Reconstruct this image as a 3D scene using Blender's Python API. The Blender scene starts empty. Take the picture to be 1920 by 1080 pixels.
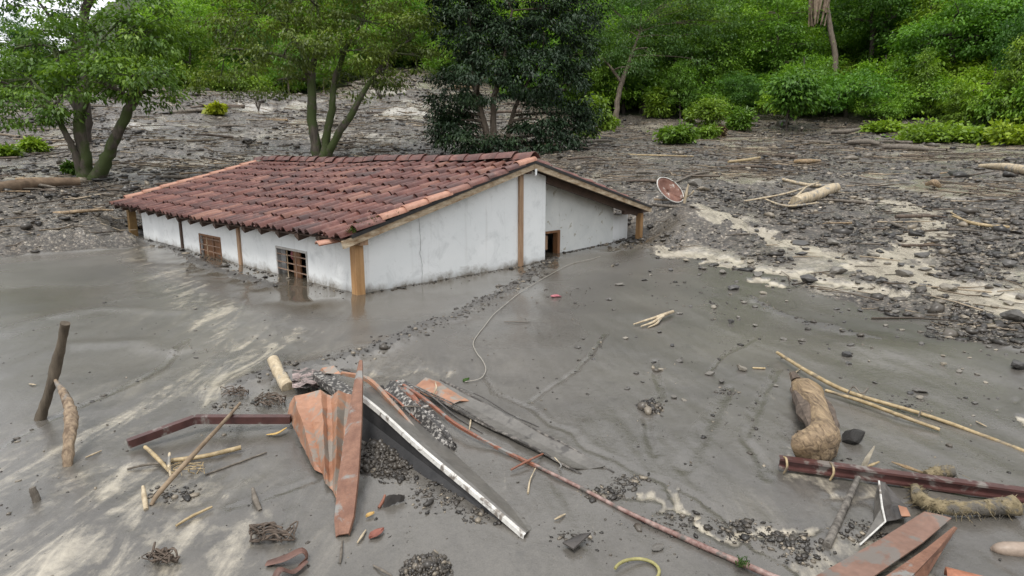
import bpy, math, random
import numpy as np
from mathutils import Vector, Matrix

# ------------------------------------------------------------------ camera
S = bpy.context.scene
COL = S.collection
F, PITCH, CAMH = 1144.5, 0.2020, 1.80
cam_d = bpy.data.cameras.new("camera"); cam = bpy.data.objects.new("camera", cam_d)
COL.objects.link(cam)
cam_d.sensor_width = 36.0; cam_d.lens = F / 1920 * 36.0
cam_d.clip_start = 0.05; cam_d.clip_end = 3000
cam.location = (0, 0, CAMH); cam.rotation_euler = (math.pi / 2 - PITCH, 0, 0)
S.camera = cam

# ------------------------------------------------------------------ sky, sun, exposure
SUN_EL, SUN_AZ = math.radians(62), math.radians(205)      # overcast: a broad soft sun behind the camera, to its left
W = bpy.data.worlds.new("World"); S.world = W; W.use_nodes = True
nt = W.node_tree; nt.nodes.clear()
sky = nt.nodes.new("ShaderNodeTexSky"); sky.sky_type = 'NISHITA'; sky.sun_disc = False
sky.sun_elevation = SUN_EL; sky.sun_rotation = SUN_AZ; sky.dust_density = 4.0; sky.air_density = 1.0
hs = nt.nodes.new("ShaderNodeHueSaturation"); hs.inputs['Saturation'].default_value = 0.25
nt.links.new(sky.outputs[0], hs.inputs['Color'])
mx = nt.nodes.new("ShaderNodeMix"); mx.data_type = 'RGBA'; mx.inputs[0].default_value = 0.72
cl = nt.nodes.new("ShaderNodeTexNoise"); cl.inputs['Scale'].default_value = 2.2; cl.inputs['Detail'].default_value = 5
tcw = nt.nodes.new("ShaderNodeTexCoord"); nt.links.new(tcw.outputs['Generated'], cl.inputs['Vector'])
crw = nt.nodes.new("ShaderNodeValToRGB")
crw.color_ramp.elements[0].position = 0.3; crw.color_ramp.elements[0].color = (0.80, 0.83, 0.88, 1)
crw.color_ramp.elements[1].position = 0.7; crw.color_ramp.elements[1].color = (1, 1, 1, 1)
nt.links.new(cl.outputs['Fac'], crw.inputs['Fac'])
vm = nt.nodes.new("ShaderNodeVectorMath"); vm.operation = 'SCALE'; vm.inputs['Scale'].default_value = 8.6
nt.links.new(crw.outputs['Color'], vm.inputs[0])
nt.links.new(hs.outputs['Color'], mx.inputs['A']); nt.links.new(vm.outputs[0], mx.inputs['B'])
bg = nt.nodes.new("ShaderNodeBackground"); bg.inputs['Strength'].default_value = 0.12
nt.links.new(mx.outputs['Result'], bg.inputs['Color'])
wo = nt.nodes.new("ShaderNodeOutputWorld"); nt.links.new(bg.outputs[0], wo.inputs['Surface'])
sd = bpy.data.lights.new("sun", 'SUN'); sd.energy = 1.5; sd.angle = math.radians(18); sd.color = (1.0, 0.97, 0.92)
sun = bpy.data.objects.new("sun", sd); COL.objects.link(sun)
# sun_rotation is measured clockwise from +Y
sdir = Vector((math.sin(SUN_AZ) * math.cos(SUN_EL), math.cos(SUN_AZ) * math.cos(SUN_EL), math.sin(SUN_EL)))
sun.rotation_euler = sdir.to_track_quat('Z', 'Y').to_euler()
S.view_settings.view_transform = 'Standard'; S.view_settings.look = 'None'
S.view_settings.gamma = 1; S.view_settings.use_curve_mapping = False
S.view_settings.exposure = 0.72
S.cycles.max_bounces = 6; S.cycles.diffuse_bounces = 3; S.cycles.glossy_bounces = 3
S.cycles.transmission_bounces = 3; S.cycles.transparent_max_bounces = 8
S.cycles.caustics_reflective = False; S.cycles.caustics_refractive = False
S.cycles.use_denoising = True

rng = np.random.default_rng(7)
random.seed(7)

# ------------------------------------------------------------------ pixel <-> place helpers (photo pixels, 1920 x 1080)
CP, SP = math.cos(PITCH), math.sin(PITCH)
def ray(u, v):
    x, y = (u - 960) / F, (540 - v) / F
    return np.array([x, CP + y * SP, -SP + y * CP])
def at(u, v, Y):                       # the point seen at (u, v) at distance Y
    d = ray(u, v); return d * (Y / d[1]) + np.array([0, 0, CAMH])
def gp(u, v, z=0.0):                   # the point seen at (u, v) at height z
    d = ray(u, v); return d * ((z - CAMH) / d[2]) + np.array([0, 0, CAMH])

# ------------------------------------------------------------------ noise
def _hash(ix, iy, seed):
    h = (ix.astype(np.int64) * 374761393 + iy.astype(np.int64) * 668265263 + seed * 974634777) & 0x7fffffff
    h = ((h ^ (h >> 13)) * 1274126177) & 0x7fffffff
    h = h ^ (h >> 16)
    return (h & 0xffff) / 65535.0
def vnoise(x, y, seed=0):
    ix, iy = np.floor(x), np.floor(y); fx, fy = x - ix, y - iy
    fx = fx * fx * fx * (fx * (fx * 6 - 15) + 10); fy = fy * fy * fy * (fy * (fy * 6 - 15) + 10)
    a, b = _hash(ix, iy, seed), _hash(ix + 1, iy, seed)
    c, d = _hash(ix, iy + 1, seed), _hash(ix + 1, iy + 1, seed)
    return (a + (b - a) * fx) * (1 - fy) + (c + (d - c) * fx) * fy
def fbm(x, y, seed=0, octv=4, gain=0.5):
    t, amp, n = 0, 1.0, 0
    for o in range(octv):
        t = t + amp * vnoise(x * 2 ** o + o * 17.3, y * 2 ** o - o * 9.1, seed + o); n += amp; amp *= gain
    return t / n
def sstep(a, b, x):
    t = np.clip((x - a) / (b - a), 0, 1); return t * t * (3 - 2 * t)

# ------------------------------------------------------------------ house frame (needed by the ground too)
HC = np.array([-2.145, 8.356]); HA = np.array([-0.7320, 0.6813]); HB = np.array([0.6813, 0.7320])
H_OV, H_W, H_W2, H_L, H_O = 0.309, 3.50, 3.97, 10.16, 0.193
H_ZL, H_ZR, H_ZR2 = 0.826, 1.843, 0.859
H_TE = 4.055
def hloc(x, y):
    dx, dy = x - HC[0], y - HC[1]
    return dx * HB[0] + dy * HB[1], dx * HA[0] + dy * HA[1]      # t, s

# ------------------------------------------------------------------ ground shape
_D = np.array([0, 6, 9, 12, 14, 16, 18, 21, 25, 30, 40, 50, 65, 80, 110, 150, 220, 600.])
_T = {
 -6000: [0, 0, 0, 0, 0, 0, .2, .5, .9, 1.3, 2, 3, 4, 5, 7, 9, 12, 20],
 -900: [0, 0, 0, 0, 0, .05, .5, .9, 1.4, 1.8, 2.8, 4.0, 4.6, 5.2, 7, 9, 12, 20],
 0:    [0, 0, 0, 0, 0, .05, .55, 1.1, 1.55, 2.0, 3.4, 5.3, 5.8, 6.3, 8, 11, 16, 25],
 300:  [0, 0, 0, 0, 0, .05, .55, 1.1, 1.6, 2.2, 4.3, 6.8, 7.6, 9.5, 16, 26, 48, 60],
 560:  [0, 0, 0, 0, 0, .05, .5, 1.1, 1.6, 2.2, 4.4, 6.6, 8.2, 13, 26, 46, 80, 110],
 780:  [0, 0, 0, 0, .05, .2, .7, 1.2, 1.7, 2.4, 4.6, 7.2, 10.6, 15, 30, 54, 90, 130],
 940:  [0, 0, 0, 0, .1, .5, .9, 1.4, 1.9, 2.4, 4.0, 6.2, 10.0, 15, 32, 58, 94, 140],
 1100: [0, 0, 0, .04, .3, .8, 1.1, 1.45, 2.0, 2.5, 3.6, 5.0, 8.5, 15, 33, 60, 96, 140],
 1250: [0, 0, .02, .11, .55, .92, 1.15, 1.5, 1.9, 2.35, 3.4, 4.8, 9, 17, 37, 62, 98, 140],
 1500: [0, 0, .03, .3, .5, .68, .9, 1.2, 1.6, 2.0, 3.1, 4.6, 9.5, 18, 40, 66, 98, 140],
 1920: [0, 0, .08, .32, .5, .65, .82, 1.1, 1.45, 1.8, 2.7, 4.2, 9.5, 18, 40, 66, 98, 140],
 2900: [0, 0, .08, .32, .5, .65, .82, 1.1, 1.45, 1.8, 2.7, 4.2, 8.5, 15, 32, 52, 80, 110],
 6000: [0, 0, 0, 0.1, .2, .3, .5, .7, 1, 1.3, 2, 3, 5, 8, 14, 20, 30, 40],
}
_AZ = np.array([math.atan((u - 960) / F) for u in _T]); _Z = np.array(list(_T.values()))
_AZ = np.concatenate([[-math.pi], _AZ, [math.pi]])
_flat = np.array([0, 0, 0, 0, .0, .1, .2, .3, .5, .8, 1.2, 1.8, 2.5, 3.2, 5, 7, 10, 18.])
_Z = np.vstack([_flat, _Z, _flat])
def base_z(x, y):
    x = np.asarray(x, float); y = np.asarray(y, float)
    d = np.hypot(x, y); az = np.arctan2(x, y)
    i = np.clip(np.searchsorted(_AZ, az) - 1, 0, len(_AZ) - 2)
    w = np.clip((az - _AZ[i]) / (_AZ[i + 1] - _AZ[i]), 0, 1); w = w * w * (3 - 2 * w)
    k = np.clip(np.searchsorted(_D, d) - 1, 0, len(_D) - 2)
    q = np.clip((d - _D[k]) / (_D[k + 1] - _D[k]), 0, 1)
    def herm(row):                      # monotone-ish cubic through the table
        km, kp = np.maximum(k - 1, 0), np.minimum(k + 2, len(_D) - 1)
        p0, p1 = _Z[row, k], _Z[row, k + 1]
        h = _D[k + 1] - _D[k]
        m0 = np.where(k > 0, (_Z[row, k + 1] - _Z[row, km]) / (_D[k + 1] - _D[km] + 1e-9), 0) * h
        m1 = (_Z[row, kp] - _Z[row, k]) / (_D[kp] - _D[k] + 1e-9) * h
        q2, q3 = q * q, q * q * q
        return (2 * q3 - 3 * q2 + 1) * p0 + (q3 - 2 * q2 + q) * m0 + (-2 * q3 + 3 * q2) * p1 + (q3 - q2) * m1
    z = herm(i) * (1 - w) + herm(i + 1) * w
    t, s = hloc(x, y)                   # the mud is low inside and along the walls of the house
    inside = sstep(-1.0, -0.15, s) * sstep(H_L + 0.8, H_L - 0.2, s) * sstep(-0.8, 0.0, t) * sstep(8.3, 7.5, t)
    low = np.where(t > H_TE, 0.02 + 0.02 * np.clip(t - H_TE, 0, 4), 0.0)
    z = z * (1 - inside) + np.minimum(z, low) * inside
    return z
_RR = np.concatenate([np.arange(1.5, 8, .05), np.arange(8, 30, .15), np.arange(30, 160, .6)])
def hit(u, v, z0=0.0):                  # first crossing of the pixel ray with the base ground
    d = ray(u, v); d = d / np.hypot(d[0], d[1]); r = _RR
    h = CAMH + d[2] * r - base_z(d[0] * r, d[1] * r) - z0
    if not (h < 0).any(): return np.array([d[0] * 150, d[1] * 150])
    k = int(np.argmax(h < 0))
    rr = r[k] if k == 0 else r[k - 1] + (r[k] - r[k - 1]) * h[k - 1] / (h[k - 1] - h[k])
    return np.array([d[0] * rr, d[1] * rr])
def line(*uv): return np.array([hit(u, v) for u, v in uv])
def pdist(x, y, P):                     # distance to a polyline
    best = np.full(np.shape(x), 1e9)
    for (ax, ay), (bx, by) in zip(P[:-1], P[1:]):
        ex, ey = bx - ax, by - ay
        t = np.clip(((x - ax) * ex + (y - ay) * ey) / (ex * ex + ey * ey + 1e-12), 0, 1)
        best = np.minimum(best, np.hypot(x - ax - t * ex, y - ay - t * ey))
    return best

RILLS = [ (line((1136,632),(1117,656),(1083,695),(1030,726),(994,757)), 0.019),
          (line((908,705),(929,738),(996,765),(1035,796),(1078,813),(1093,834),(1208,892),(1256,902),(1300,931),(1362,974),(1405,1017),(1458,1046),(1530,1090)), 0.022),
          (line((1367,729),(1338,777),(1309,830),(1285,878)), 0.039),
          (line((1420,632),(1362,666),(1330,700)), 0.017),
          (line((1227,680),(1237,738),(1213,786),(1227,854)), 0.028),
          (line((347,637),(332,661),(298,695),(241,726),(183,752),(80,800),(0,844),(-120,890)), 0.028),
          (line((1460,700),(1420,760),(1400,830),(1440,900)), 0.028),
          (line((600,900),(520,930),(430,960)), 0.022) ]
RIDGES = [ (line((1035,486),(1000,515),(960,543),(910,568),(870,588),(800,615),(730,645),(670,668),(600,690),(520,700),(450,725)), .17, .045),
           (line((270,440),(330,468),(385,500),(450,520),(510,540)), .25, .04),
           (line((1400,560),(1500,600),(1640,640)), .12, .02) ]
LOBES = [ line((-150,660),(0,627),(83,597),(200,577),(330,585)), line((0,700),(120,650),(260,640),(330,655)) ]
SILT = [ (line((250,455),(300,490),(350,530),(390,580),(440,630),(480,660),(440,700),(330,760),(200,810),(60,880)), .36, .36),
         (line((430,640),(520,625),(560,640)), .2, .4),
         (line((-50,900),(130,905),(250,905),(330,950),(400,1000),(420,1100)), .30, .40),
         (line((0,960),(100,1000),(180,1090)), .3, .36),
         (line((1241,467),(1312,479),(1387,494),(1444,505),(1500,516),(1560,530),(1650,540)), .15, 1.5),
         (line((1312,392),(1360,410),(1410,430),(1462,449),(1519,471),(1575,490),(1650,505),(1725,535),(1800,542),(1856,565),(1920,591),(2020,620)), .21, 1.55),
         (line((1620,372),(1680,380),(1725,392),(1744,422),(1720,450),(1699,467),(1687,490),(1660,510)), .33, 1.55),
         (line((1650,500),(1730,520),(1800,545),(1930,590)), .30, 1.6),
         (line((1200,925),(1260,935),(1340,945)), .06, .8),
         (line((1380,960),(1450,950)), .08, .8),
         (line((1868,740),(1905,745)), .09, 1.2), (line((1895,800),(1950,795)), .08, 1.2), (line((1395,522),(1425,525)), .14, 1.2),
         (line((1560,905),(1640,925)), .14, .5), (line((1540,1010),(1600,1030)), .12, .6),
         (line((700,690),(760,700),(800,690)), .2, .35), (line((30,330),(200,320),(420,300)), 1.2, .6), (line((300,260),(520,250),(700,262)), 2.0, .45),
         (line((80,320),(140,300)), .6, .6) ]
RUTS = [ line((1300,500),(1400,515),(1520,545),(1640,580),(1760,600),(1900,640)) ]

def debris_mask(x, y):
    d = np.hypot(x, y); u = 960 + F * x / np.maximum(y, .1)
    edge = np.interp(u, [-400, 0, 220, 600, 1030, 1180, 1235, 1330, 1450, 1600, 1760, 1920, 2400],
                        [14.8, 14.9, 16.3, 17, 12.5, 12.6, 11.6, 11.0, 9.9, 8.9, 8.0, 7.3, 6.6])
    m = sstep(-.25, .6, d - edge + (fbm(x * 1.3, y * 1.3, 31, 3) - .5) * 1.6)
    t, s = hloc(x, y)
    hin = sstep(-0.3, 0.1, s) * sstep(H_L + 0.3, H_L, s) * sstep(-0.5, 0.0, t) * sstep(7.4, 7.0, t)
    return m * (1 - hin) * (y > 0)
def puddle_mask(x, y):                  # flat wet pools between the rubble
    return sstep(.57, .66, fbm(x * .42 + 5, y * .30, 211, 4)) * debris_mask(x, y) * (1 - sstep(19.5, 18, np.hypot(x, y)) * (x < -4))
def silt_mask(x, y):
    wx = x + (fbm(x * 2.1, y * 2.1, 51, 5, .62) - .5) * .9; wy = y + (fbm(x * 2.1 + 9, y * 2.1, 52, 5, .62) - .5) * 1.3
    m = np.zeros(np.shape(x))
    for P, w, k in SILT:
        m = np.maximum(m, k * sstep(1.5, .3, pdist(wx, wy, P) / w))
    return m
def swirl_mask(x, y):                   # where pale silt has been drawn out into streaks
    m = np.zeros(np.shape(x))
    for k in (0, 1, 2, 3, 9, 13, 14, 15): P, w, a = SILT[k]; m = np.maximum(m, sstep(1.5, .3, pdist(x + (fbm(x * 1.3, y * 1.3, 53, 4) - .5) * 1.2, y, P) / (w * 2.4)))
    return m
def pool_mask(x, y):
    t, s = hloc(x, y)
    dl = np.hypot(t, np.maximum(0, np.maximum(-s, s - 9)))          # away from the long wall
    dg = np.hypot(s, np.maximum(0, np.maximum(-t, t - 7)))
    d = np.minimum(dl, dg * 1.0) + (fbm(x * .9, y * .9, 61, 3) - .5) * 1.1
    return sstep(1.75, .30, d) * (1 - sstep(5.5, 9, s))
_BUMPS = []
for _i in range(26):                    # broad low domes of settled mud
    _a = rng.uniform(-.75, .75); _r = rng.uniform(2.4, 9)
    _BUMPS.append((_r * math.sin(_a), _r * math.cos(_a), rng.uniform(.3, 1.1), rng.uniform(.008, .03)))
def bank_mask(x, y):                    # bank of dumped earth left of the house
    d = np.hypot(x, y); u = 960 + F * x / np.maximum(y, .1)
    return np.exp(-((d - (16.1 + .35 * np.sin(x * .9))) / .34) ** 2) * sstep(290, 230, u) * sstep(-2200, -1500, u) * (y > 0)
def ground_z(x, y, fine=True):
    x = np.asarray(x, float); y = np.asarray(y, float)
    z = base_z(x, y); d = np.hypot(x, y); n = debris_mask(x, y)
    far = sstep(20, 60, d)
    z = z + (fbm(x * .35, y * .35, 1, 3) - .5) * (.06 + .5 * far) * sstep(3, 10, d) * (n * .9 + .1)
    for bx, by, br, bh in _BUMPS:
        z = z + bh * np.exp(-((x - bx) ** 2 + (y - by) ** 2) / (br * br))
    st = np.zeros(np.shape(x)); near = d < 24
    if np.ndim(x) == 0 or near.any():
        xx, yy = (x, y) if np.ndim(x) == 0 else (x[near], y[near])
        dz = 0 * xx
        for P, w in RILLS:
            q = pdist(xx + (fbm(xx * 4, yy * 4, 3, 2) - .5) * .05, yy + (fbm(xx * 4, yy * 4, 4, 2) - .5) * .05, P)
            dz = dz - .006 * (.4 + 1.2 * fbm(xx * 3, yy * 3, 41, 3)) * np.exp(-(q / w) ** 2) + .002 * np.exp(-((q - 2.0 * w) / w) ** 2)
        for P, w, h in RIDGES:
            q = pdist(xx + (fbm(xx * 3, yy * 3, 5, 2) - .5) * .2, yy, P)
            dz = dz + h * np.exp(-(q / w) ** 2) * (.3 + 1.2 * fbm(xx * 9, yy * 9, 6, 3))
        for P in LOBES:
            q = pdist(xx, yy + (fbm(xx * 2, yy * 2, 8, 2) - .5) * .2, P)
            dz = dz + .022 * np.exp(-(q / .14) ** 2)
        s_ = silt_mask(xx, yy); dz = dz - .02 * np.clip(s_, 0, 1)
        if np.ndim(x) == 0: z = z + dz; st = s_
        else: z[near] += dz; st[near] = s_
    bank = bank_mask(x, y)
    z = z + bank * (.14 + .40 * fbm(x * 1.6, y * 1.6, 12, 4) + .22 * (fbm(x * 5, y * 5, 13, 3) - .5))
    # heaped rubble by the back of the house and behind it
    t, s = hloc(x, y)
    heap = np.exp(-(((t - 8.75) / .5) ** 2 + ((s - .3) / 1.3) ** 2)); z = z + .22 * heap
    dry = n * (1 - np.clip(st, 0, 1) * .85) * (1 - .9 * puddle_mask(x, y))
    z = z + dry * ((fbm(x * 1.1, y * 1.1, 14, 4) - .5) * .16 + (fbm(x * 3.6, y * 3.6, 15, 4) - .5) * .11) * (1 + .8 * far)
    z = z + (1 - n) * ((fbm(x * 1.4, y * 1.4, 16, 4) - .5) * .012 + (fbm(x * 4.5 + y * .8, y * 1.1, 18, 4) - .5) * .022 * sstep(12, 6, d) + (fbm(x * 11, y * 5, 19, 3) - .5) * .006 * sstep(8, 4, d))
    return z

# ------------------------------------------------------------------ mesh helpers
def link_mesh(name, V, Fc, mat=None, parent=None, smooth=False, attrs=None):
    me = bpy.data.meshes.new(name)
    V = np.asarray(V, np.float32)
    if isinstance(Fc, np.ndarray):
        n, k = Fc.shape
        me.vertices.add(len(V)); me.vertices.foreach_set("co", V.ravel())
        me.loops.add(n * k); me.loops.foreach_set("vertex_index", Fc.astype(np.int32).ravel())
        me.polygons.add(n); me.polygons.foreach_set("loop_start", np.arange(0, n * k, k, dtype=np.int32))
        me.update(calc_edges=True)
    else:
        me.from_pydata(V.tolist(), [], Fc); me.update()
    if smooth: me.polygons.foreach_set("use_smooth", np.ones(len(me.polygons), bool))
    for k, a in (attrs or {}).items():
        at_ = me.attributes.new(k, 'FLOAT', 'POINT'); at_.data.foreach_set("value", np.asarray(a, np.float32))
    o = bpy.data.objects.new(name, me); COL.objects.link(o)
    if mat: me.materials.append(mat)
    if parent: o.parent = parent
    return o
def tag(o, label=None, cat=None, group=None, kind=None):
    if label: o['label'] = label
    if cat: o['category'] = cat
    if group: o['group'] = group
    if kind: o['kind'] = kind
    return o
def empty(name, loc=(0, 0, 0), rz=0.0):
    o = bpy.data.objects.new(name, None); COL.objects.link(o); o.location = loc; o.rotation_euler = (0, 0, rz)
    o.empty_display_size = .1
    return o
class MB:
    def __init__(s): s.v = []; s.f = []
    def add(s, V, Fs):
        b = len(s.v); s.v += [tuple(map(float, p)) for p in V]; s.f += [tuple(i + b for i in f) for f in Fs]; return s
    def box(s, lo, hi, M=None):
        x0, y0, z0 = lo; x1, y1, z1 = hi
        V = [(x0,y0,z0),(x1,y0,z0),(x1,y1,z0),(x0,y1,z0),(x0,y0,z1),(x1,y0,z1),(x1,y1,z1),(x0,y1,z1)]
        if M is not None: V = [tuple(M @ Vector(p)) for p in V]
        return s.add(V, [(0,3,2,1),(4,5,6,7),(0,1,5,4),(1,2,6,5),(2,3,7,6),(3,0,4,7)])
    def bar(s, p, q, w, h, up=(0, 0, 1)):                       # a straight timber between two points
        p, q = np.array(p, float), np.array(q, float); d = q - p; d /= np.linalg.norm(d)
        r = np.cross(d, up); r /= np.linalg.norm(r); n = np.cross(r, d)
        V = [c + r * a * w / 2 + n * b * h / 2 for c in (p, q) for a, b in ((-1,-1),(1,-1),(1,1),(-1,1))]
        return s.add(V, [(0,1,2,3),(7,6,5,4),(0,4,5,1),(1,5,6,2),(2,6,7,3),(3,7,4,0)])
    def tube(s, pts, rad, n=8, jit=0.0, cap=True, sq=None):
        P = [np.array(p, float) for p in pts]; m = len(P)
        if np.isscalar(rad): rad = [rad] * m
        nx = None; b0 = len(s.v); V = []
        for i in range(m):
            d = P[min(i + 1, m - 1)] - P[max(i - 1, 0)]; d /= (np.linalg.norm(d) + 1e-9)
            if nx is None:
                nx = np.cross(d, (0, 0, 1) if abs(d[2]) < .9 else (0, 1, 0))
            nx = nx - d * nx.dot(d); nx /= np.linalg.norm(nx) + 1e-9
            ny = np.cross(d, nx)
            for k in range(n):
                a = 2 * math.pi * k / n + (math.pi / 4 if n == 4 else 0)
                r = rad[i] * (1 + (random.uniform(-jit, jit) if jit else 0))
                V.append(P[i] + nx * math.cos(a) * r + ny * math.sin(a) * r * (sq or 1))
        Fs = [(i*n+k, i*n+(k+1)%n, (i+1)*n+(k+1)%n, (i+1)*n+k) for i in range(m-1) for k in range(n)]
        if cap and m * n >= 20:                                  # end faces keep their own rim, so they stay crisp
            V += V[:n] + V[(m-1)*n:m*n]; Fs += [tuple(m*n + k for k in range(n-1, -1, -1)), tuple(m*n + n + k for k in range(n))]
        elif cap: Fs += [tuple(range(n-1, -1, -1)), tuple(range((m-1)*n, m*n))]
        return s.add(V, Fs)
    def sheet(s, rows, th):                                     # a bent sheet from rows of points, given real thickness
        A = np.array([[np.array(p, float) for p in r] for r in rows]); n, m = A.shape[:2]
        gu = np.gradient(A, axis=1); gv = np.gradient(A, axis=0)
        N = np.cross(gu, gv); N /= np.linalg.norm(N, axis=2, keepdims=True) + 1e-9
        T = (A + N * th / 2).reshape(-1, 3); B = (A - N * th / 2).reshape(-1, 3); k = n * m
        Fs = []
        for i in range(n - 1):
            for j in range(m - 1):
                a, b, c, d = i*m+j, i*m+j+1, (i+1)*m+j+1, (i+1)*m+j
                Fs += [(a, b, c, d), (d+k, c+k, b+k, a+k)]
        for j in range(m - 1):
            Fs += [(j+1, j, j+k, j+1+k), ((n-1)*m+j, (n-1)*m+j+1, (n-1)*m+j+1+k, (n-1)*m+j+k)]
        for i in range(n - 1):
            Fs += [(i*m, (i+1)*m, (i+1)*m+k, i*m+k), ((i+1)*m+m-1, i*m+m-1, i*m+m-1+k, (i+1)*m+m-1+k)]
        return s.add(list(T) + list(B), Fs)
    def build(s, name, mat, parent=None, smooth=False, origin=None):
        V = np.array(s.v)
        if origin is not None: V = V - np.array(origin)
        o = link_mesh(name, V, s.f, mat, parent, smooth)
        if origin is not None: o.location = origin
        return o
def spline(pts, n=6):                                            # Catmull-Rom through points
    P = [np.array(p, float) for p in pts]; P = [2*P[0]-P[1]] + P + [2*P[-1]-P[-2]]; out = []
    for i in range(1, len(P) - 2):
        for k in range(n):
            t = k / n; a, b, c, d = P[i-1], P[i], P[i+1], P[i+2]
            out.append(.5*((2*b)+(c-a)*t+(2*a-5*b+4*c-d)*t*t+(3*b-a-3*c+d)*t**3))
    out.append(P[-2]); return out

# ------------------------------------------------------------------ materials
class NT:
    def __init__(s, name):
        s.m = bpy.data.materials.new(name); s.m.use_nodes = True; s.t = s.m.node_tree
        s.b = s.t.nodes['Principled BSDF']; s.o = s.t.nodes['Material Output']
    def n(s, typ, **kw):
        x = s.t.nodes.new(typ)
        for k, v in kw.items():
            if k.startswith('i_'): x.inputs[k[2:].replace('_', ' ')].default_value = v
            else: setattr(x, k, v)
        return x
    def l(s, a, b): s.t.links.new(a, b)
    def coord(s, out='Object', scale=(1,1,1)):
        tc = s.n('ShaderNodeTexCoord'); mp = s.n('ShaderNodeMapping'); mp.inputs['Scale'].default_value = scale
        s.l(tc.outputs[out], mp.inputs['Vector']); return mp.outputs['Vector']
    def noise(s, vec, scale, detail=4, rough=.55, dist=0):
        x = s.n('ShaderNodeTexNoise'); x.inputs['Scale'].default_value = scale; x.inputs['Detail'].default_value = detail
        x.inputs['Roughness'].default_value = rough; x.inputs['Distortion'].default_value = dist
        if vec is not None: s.l(vec, x.inputs['Vector'])
        return x.outputs['Fac']
    def ramp(s, fac, *stops):
        x = s.n('ShaderNodeValToRGB'); e = x.color_ramp.elements
        while len(e) < len(stops): e.new(.5)
        for el, (p, c) in zip(e, stops):
            el.position = p; el.color = (c, c, c, 1) if np.isscalar(c) else (*c, 1)
        s.l(fac, x.inputs['Fac']); return x.outputs['Color']
    def mix(s, fac, a, b, mode='MIX'):
        x = s.n('ShaderNodeMix', data_type='RGBA', blend_type=mode)
        for k, v in ((0, fac), ('A', a), ('B', b)):
            if isinstance(v, (int, float)) and k == 0: x.inputs[0].default_value = v
            elif isinstance(v, tuple): x.inputs[k].default_value = (*v, 1)
            else: s.l(v, x.inputs[k])
        return x.outputs['Result']
    def math(s, op, a, b=None, c=None):
        x = s.n('ShaderNodeMath', operation=op); x.use_clamp = False
        for i, v in enumerate((a, b, c)):
            if v is None: continue
            if isinstance(v, (int, float)): x.inputs[i].default_value = v
            else: s.l(v, x.inputs[i])
        return x.outputs[0]
    def attr(s, name):
        x = s.n('ShaderNodeAttribute'); x.attribute_name = name; return x.outputs['Fac']
    def bump(s, h, strength=.4, dist=.02):
        x = s.n('ShaderNodeBump'); x.inputs['Strength'].default_value = strength; x.inputs['Distance'].default_value = dist
        s.l(h, x.inputs['Height']); s.l(x.outputs[0], s.b.inputs['Normal'])
    def col(s, c):
        if isinstance(c, tuple): s.b.inputs['Base Color'].default_value = (*c, 1)
        else: s.l(c, s.b.inputs['Base Color'])
    def rough(s, r):
        if isinstance(r, (int, float)): s.b.inputs['Roughness'].default_value = r
        else: s.l(r, s.b.inputs['Roughness'])
MUD = (.185, .178, .165); MUDD = (.075, .070, .064); SILTC = (.50, .45, .355)
def pm(name, c1, c2, scale=6, rough=.6, bump=.3, stretch=(1,1,1), mud=0.0, mudc=MUD, bdist=.01, spread=(.35,.65), objvar=0.0, metal=0.0, mudscale=2.5):
    k = NT(name); vec = k.coord('Object', stretch)
    f = k.noise(vec, scale, 6, .6)
    c = k.mix(k.ramp(f, (spread[0], 0), (spread[1], 1)), c1, c2)
    fine = k.noise(vec, scale * 7, 3)
    c = k.mix(.35, c, k.ramp(fine, (.3, .35), (.7, 1.0)), 'MULTIPLY')
    if objvar:
        oi = k.n('ShaderNodeObjectInfo'); c = k.mix(1.0, c, k.ramp(oi.outputs['Random'], (0, 1 - objvar), (1, 1 + objvar * .6)), 'MULTIPLY')
    if mud:
        v2 = k.coord('Object'); g = k.noise(v2, mudscale, 6, .65, .4)
        c = k.mix(k.ramp(g, (.62 - .4 * mud, 0), (.68 - .35 * mud, 1)), c, mudc)
    k.col(c); k.rough(rough); k.b.inputs['Metallic'].default_value = metal
    if bump: k.bump(k.math('ADD', f, k.math('MULTIPLY', fine, .5)), bump, bdist)
    return k.m

# wet mud: grey slurry, tan silt water, dark broken debris
k = NT('mud'); vec = k.coord('Object')
deb, silt, pool, ridg, gloss, swirl = (k.attr(a) for a in ('debris', 'silt', 'pool', 'clod', 'gloss', 'swirl'))
pud = k.attr('puddle')
wv = k.n('ShaderNodeMapping'); wv.inputs['Rotation'].default_value = (0, 0, math.radians(9)); wv.inputs['Scale'].default_value = (2.1, .5, 1)
k.l(vec, wv.inputs['Vector'])
big = k.noise(vec, .55, 5, .55, .6); streak = k.noise(wv.outputs[0], 2.0, 10, .68, 1.1); fine = k.noise(vec, 26, 5, .7); grit = k.noise(vec, 120, 2, .6)
mudc = k.mix(k.ramp(big, (.32, 0), (.68, 1)), (.078, .072, .064), (.128, .118, .103))
mudc = k.mix(k.math('MULTIPLY', swirl, k.ramp(streak, (.46, 0), (.66, .38))), mudc, (.235, .212, .176))
mudc = k.mix(k.math('MULTIPLY', swirl, k.ramp(streak, (.30, .5), (.44, 0))), mudc, (.066, .062, .057))
mudc = k.mix(k.ramp(k.noise(vec, 3.2, 7, .68, .8), (.55, 0), (.68, .45)), mudc, (.060, .055, .049))
mudc = k.mix(.6, mudc, k.ramp(fine, (.25, .72), (.75, 1.12)), 'MULTIPLY')
mudc = k.mix(.45, mudc, k.ramp(grit, (.3, .7), (.7, 1.15)), 'MULTIPLY')
d1 = k.noise(vec, 2.3, 6, .7, .3); d2 = k.noise(vec, 14, 5, .72); d3 = k.noise(vec, .7, 4, .6)
debc = k.mix(k.ramp(d1, (.36, 0), (.62, 1)), (.038, .031, .024), (.098, .080, .061))
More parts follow.
